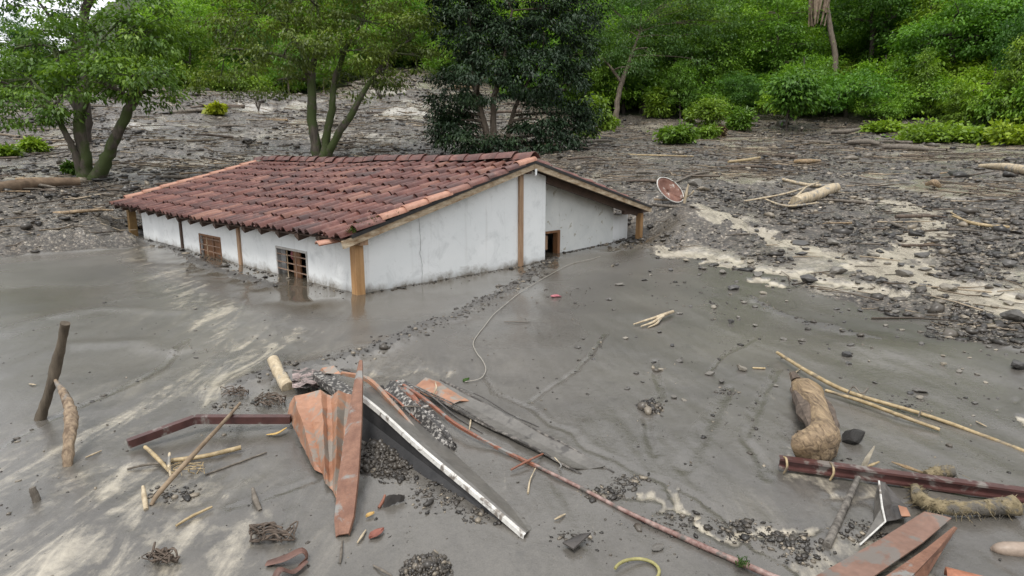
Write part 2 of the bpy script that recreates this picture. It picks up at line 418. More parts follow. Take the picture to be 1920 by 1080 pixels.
debc = k.mix(k.ramp(d3, (.48, 0), (.66, .75)), debc, (.150, .132, .108))
debc = k.mix(k.ramp(d2, (.54, 0), (.63, .85)), debc, (.34, .305, .25))
debc = k.mix(k.ramp(d2, (.36, .9), (.46, 0)), debc, (.030, .027, .025))
def voro(scale, feat='F1', out='Color', rnd=1.0):
    x = k.n('ShaderNodeTexVoronoi', feature=feat); x.inputs['Scale'].default_value = scale; x.inputs['Randomness'].default_value = rnd
    wp = k.n('ShaderNodeMix', data_type='RGBA', blend_type='ADD'); wp.inputs[0].default_value = .06
    nz = k.n('ShaderNodeTexNoise'); nz.inputs['Scale'].default_value = 7; k.l(vec, nz.inputs['Vector']); k.l(vec, wp.inputs['A']); k.l(nz.outputs['Color'], wp.inputs['B']); k.l(wp.outputs['Result'], x.inputs['Vector'])
    return x.outputs[out]
vc1 = voro(7); vd1 = voro(7, 'DISTANCE_TO_EDGE', 'Distance'); vc2 = voro(19); vd2 = voro(19, 'DISTANCE_TO_EDGE', 'Distance')
dryf = k.math('SUBTRACT', 1.0, pud)
debc = k.mix(k.math('MULTIPLY', dryf, .85), debc, k.ramp(k.math('MULTIPLY', vc2, 1.0), (.1, .38), (.6, 1.0), (.95, 2.5)), 'MULTIPLY')
debc = k.mix(k.math('MULTIPLY', dryf, .7), debc, k.ramp(vc1, (.15, .5), (.6, 1.0), (.9, 1.55)), 'MULTIPLY')
debc = k.mix(k.math('MULTIPLY', dryf, k.ramp(vd2, (.0, .75), (.10, 0))), debc, (.028, .024, .019))
debc = k.mix(k.math('MULTIPLY', pud, .9), debc, k.ramp(k.math('ADD', k.math('MULTIPLY', d2, .5), k.math('MULTIPLY', d1, .5)), (.36, (.13, .12, .105)), (.50, (.25, .225, .185)), (.62, (.44, .395, .32))))
def thr(a, n_, lo, hi): return k.ramp(k.math('ADD', a, k.math('MULTIPLY', k.math('SUBTRACT', n_, .5), .9)), (lo, 0), (hi, 1))
debf = thr(deb, d2, .38, .62); siltn = k.math('ADD', k.math('MULTIPLY', streak, 1.5), k.math('MULTIPLY', d2, .7))
siltf = k.ramp(k.math('ADD', silt, k.math('MULTIPLY', k.math('SUBTRACT', siltn, 1.1), 1.1)), (.30, 0), (.85, 1)); ridf = k.ramp(k.math('ADD', ridg, k.math('MULTIPLY', k.math('SUBTRACT', d2, .5), 2.6)), (.62, 0), (.80, 1))
c = k.mix(debf, mudc, debc)
c = k.mix(pool, c, (.085, .072, .054))
siltc = k.mix(k.ramp(streak, (.36, 0), (.6, 1)), (.24, .212, .165), (.46, .412, .325))
c = k.mix(k.math('MULTIPLY', siltf, .92), c, siltc)
c = k.mix(k.math('MULTIPLY', ridf, .8), c, (.066, .062, .057))
k.col(c)
r = k.mix(debf, k.ramp(k.math('ADD', gloss, k.math('MULTIPLY', k.math('SUBTRACT', big, .5), .8)), (.28, .30), (.62, .07)), k.ramp(d3, (.38, .62), (.60, .20)))
r = k.mix(pud, r, (.13, .13, .13)); r = k.mix(siltf, r, (.20, .20, .20)); r = k.mix(pool, r, (.07, .07, .07)); r = k.mix(ridf, r, (.55, .55, .55))
k.rough(r); k.b.inputs['Specular IOR Level'].default_value = .72
bh = k.math('ADD', k.math('MULTIPLY', fine, .22), k.math('MULTIPLY', k.math('ADD', d2, grit), k.math('ADD', k.math('MULTIPLY', debf, 1.6), .07)))
bh = k.math('ADD', bh, k.math('MULTIPLY', debf, k.math('ADD', k.math('MULTIPLY', k.math('MINIMUM', vd1, .25), 5.0), k.math('MULTIPLY', k.math('MINIMUM', vd2, .2), 3.5))))
bh = k.math('MULTIPLY', bh, k.math('SUBTRACT', 1.0, k.math('MULTIPLY', k.math('MAXIMUM', pool, pud), .90)))
k.bump(bh, .55, .02)
M_MUD = k.m
# hillside soil under the forest
M_SOIL = pm('forest_soil', (.020, .034, .012), (.045, .055, .020), .8, .95, .4)

# ------------------------------------------------------------------ the ground: one sheet to the horizon
az = np.unique(np.concatenate([np.linspace(-math.pi, -.80, 60), np.linspace(-.80, .80, 700), np.linspace(.80, math.pi, 60)]))
rr = np.concatenate([[0.05, .6, 1.2], np.geomspace(1.7, 30, 330), np.geomspace(30, 130, 120)[1:], np.geomspace(130, 900, 18)[1:]])
R_, A_ = np.meshgrid(rr, az, indexing='ij'); X_ = R_ * np.sin(A_); Y_ = R_ * np.cos(A_)
def forest_edge(u): return np.interp(u, [-3000, -400, 0, 300, 560, 780, 940, 1100, 1250, 1500, 1920, 4000], [50, 50, 52, 56, 61, 67, 58, 50, 50, 51, 46, 45])
Z_ = ground_z(X_.ravel(), Y_.ravel()).reshape(X_.shape)
x, y = X_.ravel(), Y_.ravel()
rid = np.zeros(len(x)); gl = np.zeros(len(x)); nr = np.hypot(x, y) < 24
for P, w, h in RIDGES:
    rid[nr] = np.maximum(rid[nr], 1.0 * np.exp(-(pdist(x[nr] + (fbm(x[nr]*3, y[nr]*3, 5, 2) - .5) * .2, y[nr], P) / (w * .8)) ** 2))
for P, w in RILLS:
    q = pdist(x[nr] + (fbm(x[nr]*4, y[nr]*4, 3, 2) - .5) * .05, y[nr] + (fbm(x[nr]*4, y[nr]*4, 4, 2) - .5) * .05, P)
    gl[nr] = np.maximum(gl[nr], np.exp(-(q / (w * 1.3)) ** 2))
    rid[nr] = np.maximum(rid[nr], .5 * np.exp(-((q - 1.7 * w) / (.7 * w)) ** 2) * (fbm(x[nr]*2, y[nr]*2, 77, 2) > .45))
n_, m_ = X_.shape
ii, jj = np.meshgrid(np.arange(n_ - 1), np.arange(m_ - 1), indexing='ij'); a_ = (ii * m_ + jj).ravel()
faces = np.stack([a_, a_ + m_, a_ + m_ + 1, a_ + 1], 1)
ground = link_mesh('mud_ground', np.stack([x, y, Z_.ravel()], 1), faces, M_MUD, smooth=True,
    attrs=dict(debris=np.maximum(debris_mask(x, y), sstep(.04, .25, bank_mask(x, y))), silt=silt_mask(x, y), pool=pool_mask(x, y), clod=rid, puddle=puddle_mask(x, y),
               swirl=.08 + .92 * swirl_mask(x, y),
               gloss=(1 - sstep(.02, .2, bank_mask(x, y))) * np.clip(gl + .9 * (fbm(x * .6, y * .6, 71, 4) - .2), 0, 1)))
ground.data.materials.append(M_SOIL)
uf = 960 + F * np.sin(A_) / np.maximum(np.cos(A_), .05); uf = np.where(np.cos(A_) < .05, np.sign(A_) * 4000, uf)
soil = (R_ > forest_edge(uf) + 2.5).ravel()
ground.data.polygons.foreach_set("material_index", soil[faces].all(1).astype(np.int32))
tag(ground, kind='structure')

# ------------------------------------------------------------------ the buried house (local axes: x along the gable, y along the ridge)
def plaster():
    k = NT('white_plaster'); v = k.coord('Object'); n1 = k.noise(v, 1.3, 6, .6); n2 = k.noise(v, 9, 5, .65); n3 = k.noise(v, 3.1, 6, .7, .5)
    c = k.mix(k.ramp(n1, (.3, 0), (.7, 1)), (.74, .765, .765), (.83, .845, .845))
    c = k.mix(k.ramp(n3, (.52, 0), (.70, .55)), c, (.52, .54, .54))
    c = k.mix(k.ramp(n2, (.64, 0), (.72, .5)), c, (.38, .36, .32))
    sx = k.n('ShaderNodeSeparateXYZ'); k.l(v, sx.inputs[0])     # a tide mark of splashed mud along the foot
    h = k.math('ADD', sx.outputs['Z'], k.math('MULTIPLY', k.math('SUBTRACT', n3, .5), .42))
    c = k.mix(k.ramp(h, (.0, .92), (.035, .55), (.13, .0)), c, (.20, .18, .15))
    st = k.noise(k.coord('Object', (9, 9, .5)), 1.0, 4, .6)     # rain streaks
    c = k.mix(k.ramp(st, (.58, 0), (.78, .30)), c, (.42, .41, .38))
    k.col(c); k.rough(.8); k.bump(n2, .25, .006); return k.m
M_PL = plaster()
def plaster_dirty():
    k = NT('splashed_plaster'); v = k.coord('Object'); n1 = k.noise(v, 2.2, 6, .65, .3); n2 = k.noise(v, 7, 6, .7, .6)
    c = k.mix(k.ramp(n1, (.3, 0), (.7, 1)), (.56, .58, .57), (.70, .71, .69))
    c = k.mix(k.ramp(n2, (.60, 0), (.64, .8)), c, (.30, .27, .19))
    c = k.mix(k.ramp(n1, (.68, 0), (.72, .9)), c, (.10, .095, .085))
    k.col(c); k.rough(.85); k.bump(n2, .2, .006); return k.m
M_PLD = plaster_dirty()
M_POST = pm('warm_timber', (.36, .19, .075), (.50, .30, .14), 3, .65, .25, (6, 6, .6))
M_POST2 = pm('pale_brown_timber', (.33, .20, .12), (.44, .29, .18), 4, .7, .25, (6, 6, .6))
M_BARGE = pm('weathered_barge_timber', (.24, .15, .075), (.60, .50, .36), 4, .75, .3, (1.2, 1.2, 4))
M_DARKW = pm('dark_timber', (.045, .026, .017), (.085, .050, .034), 4, .75, .3)
M_BLACK = pm('black_felt_and_shade', (.016, .016, .017), (.035, .034, .034), 8, .5, .3)  # roof felt, and the shade painted under the white edged sheet
M_RUST = pm('rusty_bar', (.20, .12, .085), (.36, .25, .18), 20, .7, .2)
M_SHUT = pm('brown_shutter', (.17, .075, .03), (.26, .125, .055), 4, .6, .25, (5, 5, .7))
M_VOID = pm('indoor_shade_plaster', (.05, .045, .04), (.08, .07, .062), 3, .9, .2)  # darkness of the closed-in room put into the plaster colour
def tilemat():
    k = NT('clay_tile'); oi = k.n('ShaderNodeObjectInfo'); v = k.coord('Object'); g = k.n('ShaderNodeNewGeometry')
    n1 = k.noise(g.outputs['Position'], 1.1, 5, .65, .4); n2 = k.noise(g.outputs['Position'], 16, 5, .7); n3 = k.noise(g.outputs['Position'], 3.3, 5, .7)
    at_ = k.attr('shade'); rnd = k.math('FRACT', k.math('ADD', oi.outputs['Random'], at_))
    c = k.ramp(rnd, (0, (.075, .032, .028)), (.35, (.105, .039, .032)), (.65, (.125, .047, .038)), (.88, (.16, .066, .050)), (1, (.24, .12, .085)))
    c = k.mix(k.ramp(n3, (.48, 0), (.66, .5)), c, (.29, .15, .12))
    c = k.mix(k.ramp(n2, (.58, 0), (.74, .6)), c, (.42, .27, .215))
    c = k.mix(k.ramp(n1, (.52, 0), (.66, .72)), c, (.070, .046, .044))
    c = k.mix(k.ramp(n2, (.28, .7), (.42, 0)), c, (.075, .035, .03))
    k.col(c); k.rough(k.ramp(n3, (.3, .42), (.7, .7))); k.bump(n2, .35, .008); return k.m
M_TILE = tilemat()
M_TILE_PALE = pm('pale_clay', (.30, .13, .085), (.46, .25, .175), 9, .6, .25)

house = empty('house', (HC[0], HC[1], 0), math.atan2(HB[1], HB[0]))
tag(house, 'white plastered house with a red tiled roof, buried in mud up to its window sills', 'house')
TH = math.atan((H_ZR - H_ZL) / (H_W + H_OV)); SL = math.tan(TH); SR = (H_ZR - H_ZR2) / H_W2
def roof_z(t, s):                               # the tile bed, sagging a little
    z = H_ZL + SL * (t + H_OV) if t <= H_W else H_ZR - SR * (t - H_W)
    sag = -.028 * math.sin(math.pi * np.clip(s / H_L, 0, 1)) ** 2 + .075 * (float(fbm(np.array([s * .55]), np.array([t * .5]), 90, 3)[0]) - .5)
    return z + sag - .045
B0 = -.9
# long wall with two barred window openings
WX = .14; wins = [(1.40, 2.34, .435), (4.63, 5.60, .39)]
wl = MB()
top = lambda t: H_ZL + SL * (t + H_OV) - .13
ys = [0] + [q for w in wins for q in (w[0], w[1])] + [9.1]
for a, b in zip(ys[0::2], ys[1::2]): wl.box((0, a, B0), (WX, b, top(0)))
for a, b, h in wins: wl.box((0, a, h), (WX, b, top(0)))
wl.build('wall', M_PL, house)
# gable wall, cut to the roof slope
def gable(y0, y1, ts, m, name='wall', zfun=None):
    V = []; zf = zfun or (lambda t: (H_ZL + SL * (t + H_OV) if t <= H_W else H_ZR - SR * (t - H_W)) - .14)
    for y_ in (y0, y1):
        V += [(t, y_, B0) for t in ts] + [(t, y_, zf(t)) for t in ts]
    n = len(ts); F_ = []
    for i in range(n - 1):
        F_ += [(i, i+1, n+i+1, n+i), (2*n+i+1, 2*n+i, 3*n+i, 3*n+i+1), (n+i, n+i+1, 3*n+i+1, 3*n+i)]
    F_ += [(0, n, 3*n, 2*n), (n-1, 2*n-1+0, 4*n-1, 3*n-1)]
    F_[-1] = (2*n-1, n-1, 3*n-1, 4*n-1)
    return MB().add(V, F_).build(name, m, house)
gable(0, .14, [.142, 1.2, 2.4, H_W, H_TE], M_PL)
# recessed porch wall with the buried doorway, and the set back end panel
PS, DT = 0.30, 4.86
MB().box((H_TE - .14, .142, B0), (H_TE, PS - .002, H_ZR - SR * (H_TE - H_W) - .15)).build('wall', M_PL, house)
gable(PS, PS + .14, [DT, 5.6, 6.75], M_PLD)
dz = .50
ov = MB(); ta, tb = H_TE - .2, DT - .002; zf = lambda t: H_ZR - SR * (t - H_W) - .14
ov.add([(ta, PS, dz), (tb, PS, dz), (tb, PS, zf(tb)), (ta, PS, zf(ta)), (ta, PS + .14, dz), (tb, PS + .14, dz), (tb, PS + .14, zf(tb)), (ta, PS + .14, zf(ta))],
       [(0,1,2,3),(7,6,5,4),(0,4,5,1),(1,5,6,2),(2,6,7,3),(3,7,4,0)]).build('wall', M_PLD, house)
MB().box((6.752, PS + .10, B0), (7.50, PS + .24, .66)).build('wall', M_PL, house)
dr = MB(); dr.box((DT - .085, PS - .02, B0), (DT - .004, PS + .10, dz - .002)); dr.box((H_TE - .18, PS - .02, dz - .045), (DT - .087, PS + .10, dz - .002))
dr.build('door_frame', M_SHUT, house)
MB().box((H_TE - .18, PS + .10, .12), (DT - .25, PS + .13, dz - .1)).build('door', M_POST2, house)
# other walls and a dark inside
MB().box((0.145, 9.0, B0), (7.1, 9.14, .70)).build('wall', M_PL, house)
MB().box((7.0, PS + .6, B0), (7.14, 8.99, .72)).build('wall', M_PL, house)
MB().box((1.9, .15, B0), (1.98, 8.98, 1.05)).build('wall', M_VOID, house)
# end room beyond the long wall: an open shelter with a yellow post
MB().box((-.06, 9.86, B0), (.10, 10.02, .70)).build('post', pm('yellow_timber', (.26, .155, .06), (.38, .24, .10), 4, .7, .2), house)
# posts
for (x0, x1, y0, y1, h, m) in ((-.07, .062, -.072, .06, .70, M_POST), (3.30, 3.40, -.045, -.003, 1.60, M_POST2), (-.035, -.003, 3.70, 3.80, .70, M_POST2),
                               (-.035, -.003, 6.52, 6.61, .66, M_DARKW), (7.50, 7.61, .06, .18, .70, M_POST)):
    MB().box((x0, y0, B0), (x1, y1, h)).build('post', m, house)
# hairline crack in the gable and a plumb cable beside it
M_GREYC = pm('grey_crack', (.18, .17, .16), (.28, .27, .26), 9, .9, .1)
cr = spline([(1.10, -.006, .985), (1.11, -.006, .8), (1.12, -.006, .62), (1.10, -.006, .45), (1.13, -.006, .28), (1.12, -.006, -.05)], 5)
MB().tube([p + np.array([random.uniform(-.006, .006), 0, 0]) for p in cr], .0020, 4).build('wall_crack', M_GREYC, house)
# roof timbers
def rz(t, s=0): return H_ZL + SL * (t + H_OV) if t <= H_W else H_ZR - SR * (t - H_W)
ys0 = -H_O
b1 = MB().bar((-H_OV - .02, ys0, rz(-H_OV) - .085), (H_W, ys0, H_ZR - .095), .045, .105); b1.build('barge_board', M_BARGE, house)
b2 = MB().bar((H_W + .002, ys0, H_ZR - .095), (H_W + H_W2 + .02, ys0, H_ZR2 - .085), .045, .105); b2.build('barge_board', M_BARGE, house)
MB().bar((-H_OV + .10, ys0 - .012, rz(-H_OV + .1) - .008), (H_W, ys0 - .012, H_ZR - .025), .06, .05).build('roof_felt', M_BLACK, house)
MB().bar((H_W + .002, ys0 - .012, H_ZR - .025), (H_W + H_W2, ys0 - .012, H_ZR2 - .02), .06, .045).build('roof_felt', M_BLACK, house)
for t, h, w, m, lo, hi in ((0.02, .70, .12, M_POST2, -.17, .5), (3.42, 1.61, .10, M_DARKW, -.168, .5), (7.22, .805, .09, M_DARKW, -.168, 8.8)):
    MB().box((t - w / 2, lo, h + .002), (t + w / 2, hi, h + .095)).build('purlin', m, house)
MB().bar((H_TE + .02, .02, rz(H_TE) - .20), (7.25, .02, rz(7.25) - .20), .07, .13).build('rafter', M_DARKW, house)
MB().box((6.70, -.02, .705), (7.72, .06, .80)).build('purlin', M_DARKW, house)
MB().add([(3.505,ys0-.026,1.70),(3.56,ys0-.026,1.70),(3.55,ys0-.026,1.60),(3.515,ys0-.026,1.58),(3.505,ys0-.012,1.70),(3.56,ys0-.012,1.70),(3.55,ys0-.012,1.60),(3.515,ys0-.012,1.58)],
         [(0,1,2,3),(7,6,5,4),(0,4,5,1),(1,5,6,2),(2,6,7,3),(3,7,4,0)]).build('torn_flashing', M_PL, house)
# rafter tails under the long eave
for i in range(17):
    s = .55 + .6 * i; zz = roof_z(-H_OV, s)
    mb = MB(); t0, t1 = -H_OV + .04, .16
    V = [(t0, s - .055, zz - .10), (t0, s + .055, zz - .04), (t0, s + .055, zz + .005), (t0, s - .055, zz + .005)]
    V += [(t1, y_, z_ + SL * (t1 - t0)) for (_, y_, z_) in V]
    mb.add(V, [(3,2,1,0),(4,5,6,7),(0,1,5,4),(1,2,6,5),(2,3,7,6),(3,0,4,7)]).build('rafter_tail', M_DARKW, house)
# boarded roof bed
rb = MB(); ns = 18
rows = [[(t, -H_O + .03 + (H_L + H_O - .06) * j / ns, roof_z(t, -H_O + (H_L + H_O) * j / ns) - .02) for j in range(ns + 1)] for t in (-H_OV + .05, .6, 1.5, 2.5, H_W - .001)]
rb.sheet(rows, .02)
rows = [[(t, -H_O + .03 + (H_L + H_O - .06) * j / ns, roof_z(t, -H_O + (H_L + H_O) * j / ns) - .02) for j in range(ns + 1)] for t in (H_W + .001, 4.6, 5.6, 6.6, H_W + H_W2 - .04)]
rb.sheet(rows, .02)
roof = rb.build('roof', M_DARKW, house)
# one clay barrel tile: an open pan and a round cover, tapering uphill, with thickness
PITCH_S, EXPO, TL = .252, .437, .50
def tile_geo():
    prof = [(-.125, .012), (-.095, -.004), (-.062, .006), (-.05, .030), (-.028, .052), (.005, .064), (.04, .053), (.064, .030), (.078, .004), (.125, .010)]
    V = []; n = len(prof)
    for tt, sc, dz_ in ((0, 1.0, .021), (TL, .92, .0)):
        for dy in (0, -.014):
            V += [(tt, p * sc, (q * sc) + dy + dz_) for p, q in prof]
    F_ = []
    for i in range(n - 1):
        F_ += [(i + 1, i, 2*n+i, 2*n+i+1), (n+i, n+i+1, i+1, i)]
    F_ += [(0, n, 3*n, 2*n), (2*n-1, n-1, 3*n-1, 4*n-1)]
    return np.array(V), F_
TV, TF = tile_geo()
tile_me = bpy.data.meshes.new('tile'); tile_me.from_pydata(TV.tolist(), [], TF); tile_me.materials.append(M_TILE); tile_me.update()
tile_me.polygons.foreach_set("use_smooth", [True] * len(TF))
tile_me.attributes.new('shade', 'FLOAT', 'POINT')
ncol, nrow = 41, 9
slots = []
for i in range(ncol):
    for j in range(nrow):
        s = -H_O + .10 + PITCH_S * i; t = -H_OV - .02 + EXPO * j
        if j == 8: t = H_W - .38
        slots.append((t, s, 1))
for i in range(ncol):
    for j in range(9):
        slots.append((H_W + H_W2 + .03 - .44 * j, -H_O + .10 + PITCH_S * i, -1))
def slot_M(t, s, sd):
    big = random.random() < .09
    r1 = random.gauss(0, .026 if not big else .10); r2 = random.gauss(0, .018)
    tz = roof_z(np.clip(t, -H_OV, H_W + H_W2), s) + .018 + random.uniform(-.004, .008)
    M = Matrix.Translation((t + random.gauss(0, .020) - (.06 if big else 0), s + random.gauss(0, .009), tz))
    if sd > 0: R = Matrix.Rotation(-TH + .02 + r2, 4, 'Y')
    else: R = Matrix.Rotation(math.pi, 4, 'Z') @ Matrix.Rotation(-math.atan(SR) + .02 + r2, 4, 'Y')
    return M @ R @ Matrix.Rotation(r1, 4, 'Z') @ Matrix.Rotation(random.gauss(0, .03), 4, 'X')
def dcam(t, s): p = HC + HB * t + HA * s; return np.hypot(*p)
left = sorted([q for q in slots if q[2] > 0], key=lambda q: dcam(q[0], q[1]))
right = [q for q in slots if q[2] < 0]
for q in left[:274]:
    o = bpy.data.objects.new('tile', tile_me); COL.objects.link(o); o.parent = roof; o.matrix_local = slot_M(*q)
VV, FF, sh = [], [], []
for q in left[274:] + right:
    M = np.array(slot_M(*q)); b = len(VV) * len(TV)
    VV.append(TV @ M[:3, :3].T + M[:3, 3]); FF += [tuple(i + b for i in f) for f in TF]; sh += [random.random()] * len(TV)
rt = link_mesh('roof_tiles', np.vstack(VV), FF, M_TILE, roof, True, dict(shade=sh)); rt['kind'] = 'stuff'
# ridge caps
rc_v = []; pr = [(-.15, -.055), (-.10, .012), (-.05, .052), (0, .068), (.05, .052), (.10, .012), (.15, -.055)]
for yy, sc, dz_ in ((0, 1.0, .02), (.50, .88, 0)):
    for dy in (0, -.014): rc_v += [(p * sc, yy, q * sc + dy + dz_) for p, q in pr]
n = len(pr); rc_f = []
for i in range(n - 1): rc_f += [(i, i+1, 2*n+i+1, 2*n+i), (n+i+1, n+i, i, i+1)]
rc_me = bpy.data.meshes.new('ridge_tile'); rc_me.from_pydata(rc_v, [], rc_f); rc_me.materials.append(M_TILE); rc_me.polygons.foreach_set("use_smooth", [True] * len(rc_f))
rc_me.attributes.new('shade', 'FLOAT', 'POINT')
for i in range(25):
    o = bpy.data.objects.new('ridge_tile', rc_me); COL.objects.link(o); o.parent = roof
    s = -H_O - .02 + .42 * i
    o.matrix_local = Matrix.Translation((H_W + random.gauss(0, .008), s, roof_z(H_W, s) + .105 + random.gauss(0, .004))) @ Matrix.Rotation(random.gauss(0, .015), 4, 'X') @ Matrix.Rotation(random.gauss(0, .03), 4, 'Y')
# paler round tiles laid along the front verge
vg = []
for sec in (0, 1):
    for a in np.linspace(-.35, math.pi + .1, 8): vg.append((sec * .47, math.cos(a) * .082 * (1 - .1 * sec), math.sin(a) * .072 * (1 - .1 * sec) + .02 * (1 - sec)))
for sec in (0, 1):
    for a in np.linspace(-.35, math.pi + .1, 8): vg.append((sec * .47, math.cos(a) * .068 * (1 - .1 * sec), math.sin(a) * .058 * (1 - .1 * sec) + .02 * (1 - sec)))
vf = []
for i in range(7): vf += [(i + 1, i, 8 + i, 8 + i + 1), (16 + i, 17 + i, 25 + i, 24 + i), (i, i + 1, 17 + i, 16 + i)]
vg_me = bpy.data.meshes.new('verge_tile'); vg_me.from_pydata(vg, [], vf); vg_me.materials.append(M_TILE_PALE); vg_me.polygons.foreach_set("use_smooth", [True] * len(vf))
vg_me2 = vg_me.copy(); vg_me2.materials.clear(); vg_me2.materials.append(M_TILE)
for j in range(9):
    o = bpy.data.objects.new('verge_tile', vg_me if j in (1, 2, 3, 8) else vg_me2); COL.objects.link(o); o.parent = roof
    t = -H_OV + .16 + .415 * j; t = min(t, H_W - .45)
    o.matrix_local = Matrix.Translation((t, -H_O - .0, roof_z(t, 0) + .065)) @ Matrix.Rotation(-TH + .015, 4, 'Y') @ Matrix.Rotation(random.gauss(0, .03), 4, 'Z')
for j in range(8):                              # pale far verge
    o = bpy.data.objects.new('verge_tile', vg_me); COL.objects.link(o); o.parent = roof
    t = -H_OV + .3 + .42 * j; t = min(t, H_W - .45)
    o.matrix_local = Matrix.Translation((t, H_L + .02, roof_z(t, H_L) + .06)) @ Matrix.Rotation(-TH, 4, 'Y')
o = MB().sheet([[(0, -.10, .0), (0, -.04, .035), (0, .04, .035), (0, .10, 0)], [(.34, -.09, .0), (.34, -.035, .03), (.34, .035, .03), (.34, .09, 0)]], .02).build('tile', M_TILE_PALE, roof, True)
o.matrix_local = Matrix.Translation((-H_OV - .16, .22, roof_z(-H_OV, .2) - .07)) @ Matrix.Rotation(-.12, 4, 'Y') @ Matrix.Rotation(-.25, 4, 'Z'); o['label'] = 'pale orange tile slipped over the front eave corner'
# windows: frame, shutter leaves, iron bars
M_FRAME = pm('pale_window_trim', (.42, .40, .37), (.55, .53, .50), 5, .7, .2)
for wi, (a, b, h) in enumerate(wins):
    f = MB(); w_ = .035
    f.box((-.012, a - w_, -.5), (.06, a, h + w_)); f.box((-.012, b, -.5), (.06, b + w_, h + w_)); f.box((-.012, a + .001, h), (.06, b - .001, h + w_))
    win = f.build('window', M_FRAME if wi == 0 else M_SHUT, house)
    if wi == 0:
        MB().box((.05, a + .30, -.5), (.075, a + .52, h - .002)).build('shutter', M_SHUT, win)
    else:
        MB().box((.05, a + .01, -.5), (.075, a + .40, h - .01)).build('shutter', M_SHUT, win)
        MB().box((.05, a + .44, -.5), (.075, b - .02, h - .01)).build('shutter', M_SHUT, win)
    for z in np.arange(.10, h, .125): MB().bar((-.004, a + .001, z), (-.004, b - .001, z + random.uniform(-.01, .01)), .016, .016).build('bar', M_RUST, win)
    for q in (.33, .62): MB().box((-.016, a + (b - a) * q, -.4), (-.006, a + (b - a) * q + .018, h - .003)).build('bar', M_RUST if q < .5 else M_BARGE, win)
# world-space helper for things on the house
def hw(t, s, z): p = HC + HB * t + HA * s; return np.array([p[0], p[1], z])
M_PINK = pm('pink_cloth', (.26, .06, .08), (.42, .16, .18), 9, .85, .4)
def cloth_bundle(name, label, c, size, m, cat='clothes'):
    mb = MB(); V = []; Fs = []; nu, nv = 10, 7
    for i in range(nv):
        for j in range(nu):
            a = 2 * math.pi * j / nu; r = math.sin(math.pi * (i + .25) / (nv - .5)) * (1 + .25 * math.sin(3 * a + i) + random.uniform(-.15, .15))
            V.append((c[0] + size[0] * r * math.cos(a), c[1] + size[1] * r * math.sin(a), c[2] + size[2] * (i / (nv - 1) - .5) * 2))
    for i in range(nv - 1):
        for j in range(nu): Fs.append((i*nu+j, i*nu+(j+1)%nu, (i+1)*nu+(j+1)%nu, (i+1)*nu+j))
    Fs += [tuple(range(nu-1, -1, -1)), tuple(range((nv-1)*nu, nv*nu))]
    o = mb.add(V, Fs).build(name, m, None, True); tag(o, label, cat); return o
cloth_bundle('hanging_clothes', 'pink clothes hanging behind the bars of the near window, nearer the house middle', hw(.13, 2.02, .36), (.05, .07, .17), M_PINK)
cloth_bundle('hanging_clothes', 'dark red clothes at the right side of the near barred window', hw(.13, 1.52, .36), (.05, .06, .22), pm('red_cloth', (.20, .03, .05), (.36, .08, .11), 9, .85, .4))

# ------------------------------------------------------------------ trees, bushes, forest
def leafmat(name, lo, hi, pale=None, rough=.45, trans=.35):
    k = NT(name); oi = k.n('ShaderNodeObjectInfo'); a = k.attr('leaf')
    r = k.math('FRACT', k.math('ADD', k.math('MULTIPLY', oi.outputs['Random'], .37), k.math('MULTIPLY', a, .999)))
    c = k.mix(a, lo, hi)
    if pale: c = k.mix(k.ramp(a, (.80, 0), (.97, 1)), c, pale)
    c = k.mix(1.0, c, k.ramp(oi.outputs['Random'], (0, (.62, .76, .85)), (.4, (.95, .95, 1)), (.7, (1.05, 1.05, .9)), (1, (1.4, 1.18, .75))), 'MULTIPLY')
    k.col(c); k.rough(rough); k.b.inputs['Specular IOR Level'].default_value = .35
    tr = k.n('ShaderNodeBsdfTranslucent'); k.l(k.mix(1.0, c, (1.3, 1.35, .6), 'MULTIPLY'), tr.inputs['Color'])
    ms = k.n('ShaderNodeMixShader'); ms.inputs[0].default_value = trans
    k.l(k.b.outputs[0], ms.inputs[1]); k.l(tr.outputs[0], ms.inputs[2]); k.l(ms.outputs[0], k.o.inputs['Surface'])
    return k.m
ML_MID = leafmat('broad_leaf', (.036, .085, .016), (.125, .225, .038), (.20, .31, .055))
ML_OLIVE = leafmat('olive_leaf', (0.054, 0.081, 0.019), (0.149, 0.203, 0.035), (0.257, 0.351, 0.061))
ML_DARK = leafmat('mango_leaf', (.010, .024, .010), (.034, .066, .022), (.065, .105, .035), .52, .15)
ML_BRIGHT = leafmat('bright_leaf', (.070, .130, .016), (.23, .35, .036), (.30, .42, .06))
ML_FOR = leafmat('forest_leaf', (.055, .125, .018), (.23, .41, .045), (.32, .47, .06), .45, .40)
ML_FOR2 = leafmat('forest_leaf_dark', (.036, .095, .018), (.135, .27, .042), (.19, .32, .05), .45, .36)
ML_FEATH = leafmat('feathery_leaf', (.048, .100, .024), (.13, .225, .050), (.18, .28, .06))
ML_BLUE = leafmat('far_leaf', (.026, .060, .028), (.062, .110, .050))
M_BARK = pm('mossy_bark', (.045, .036, .028), (.12, .10, .08), 5, .9, .6, (2, 2, .5), mud=.5, mudc=(.045, .062, .016), mudscale=1.2)
M_BARK2 = pm('pale_bark', (.11, .085, .062), (.22, .18, .14), 6, .9, .5, (2, 2, .4))
M_BARKD = pm('dark_bark', (.035, .028, .022), (.075, .06, .048), 6, .9, .5, (2, 2, .4))
def unit(v): return v / (np.linalg.norm(v, axis=-1, keepdims=True) + 1e-9)
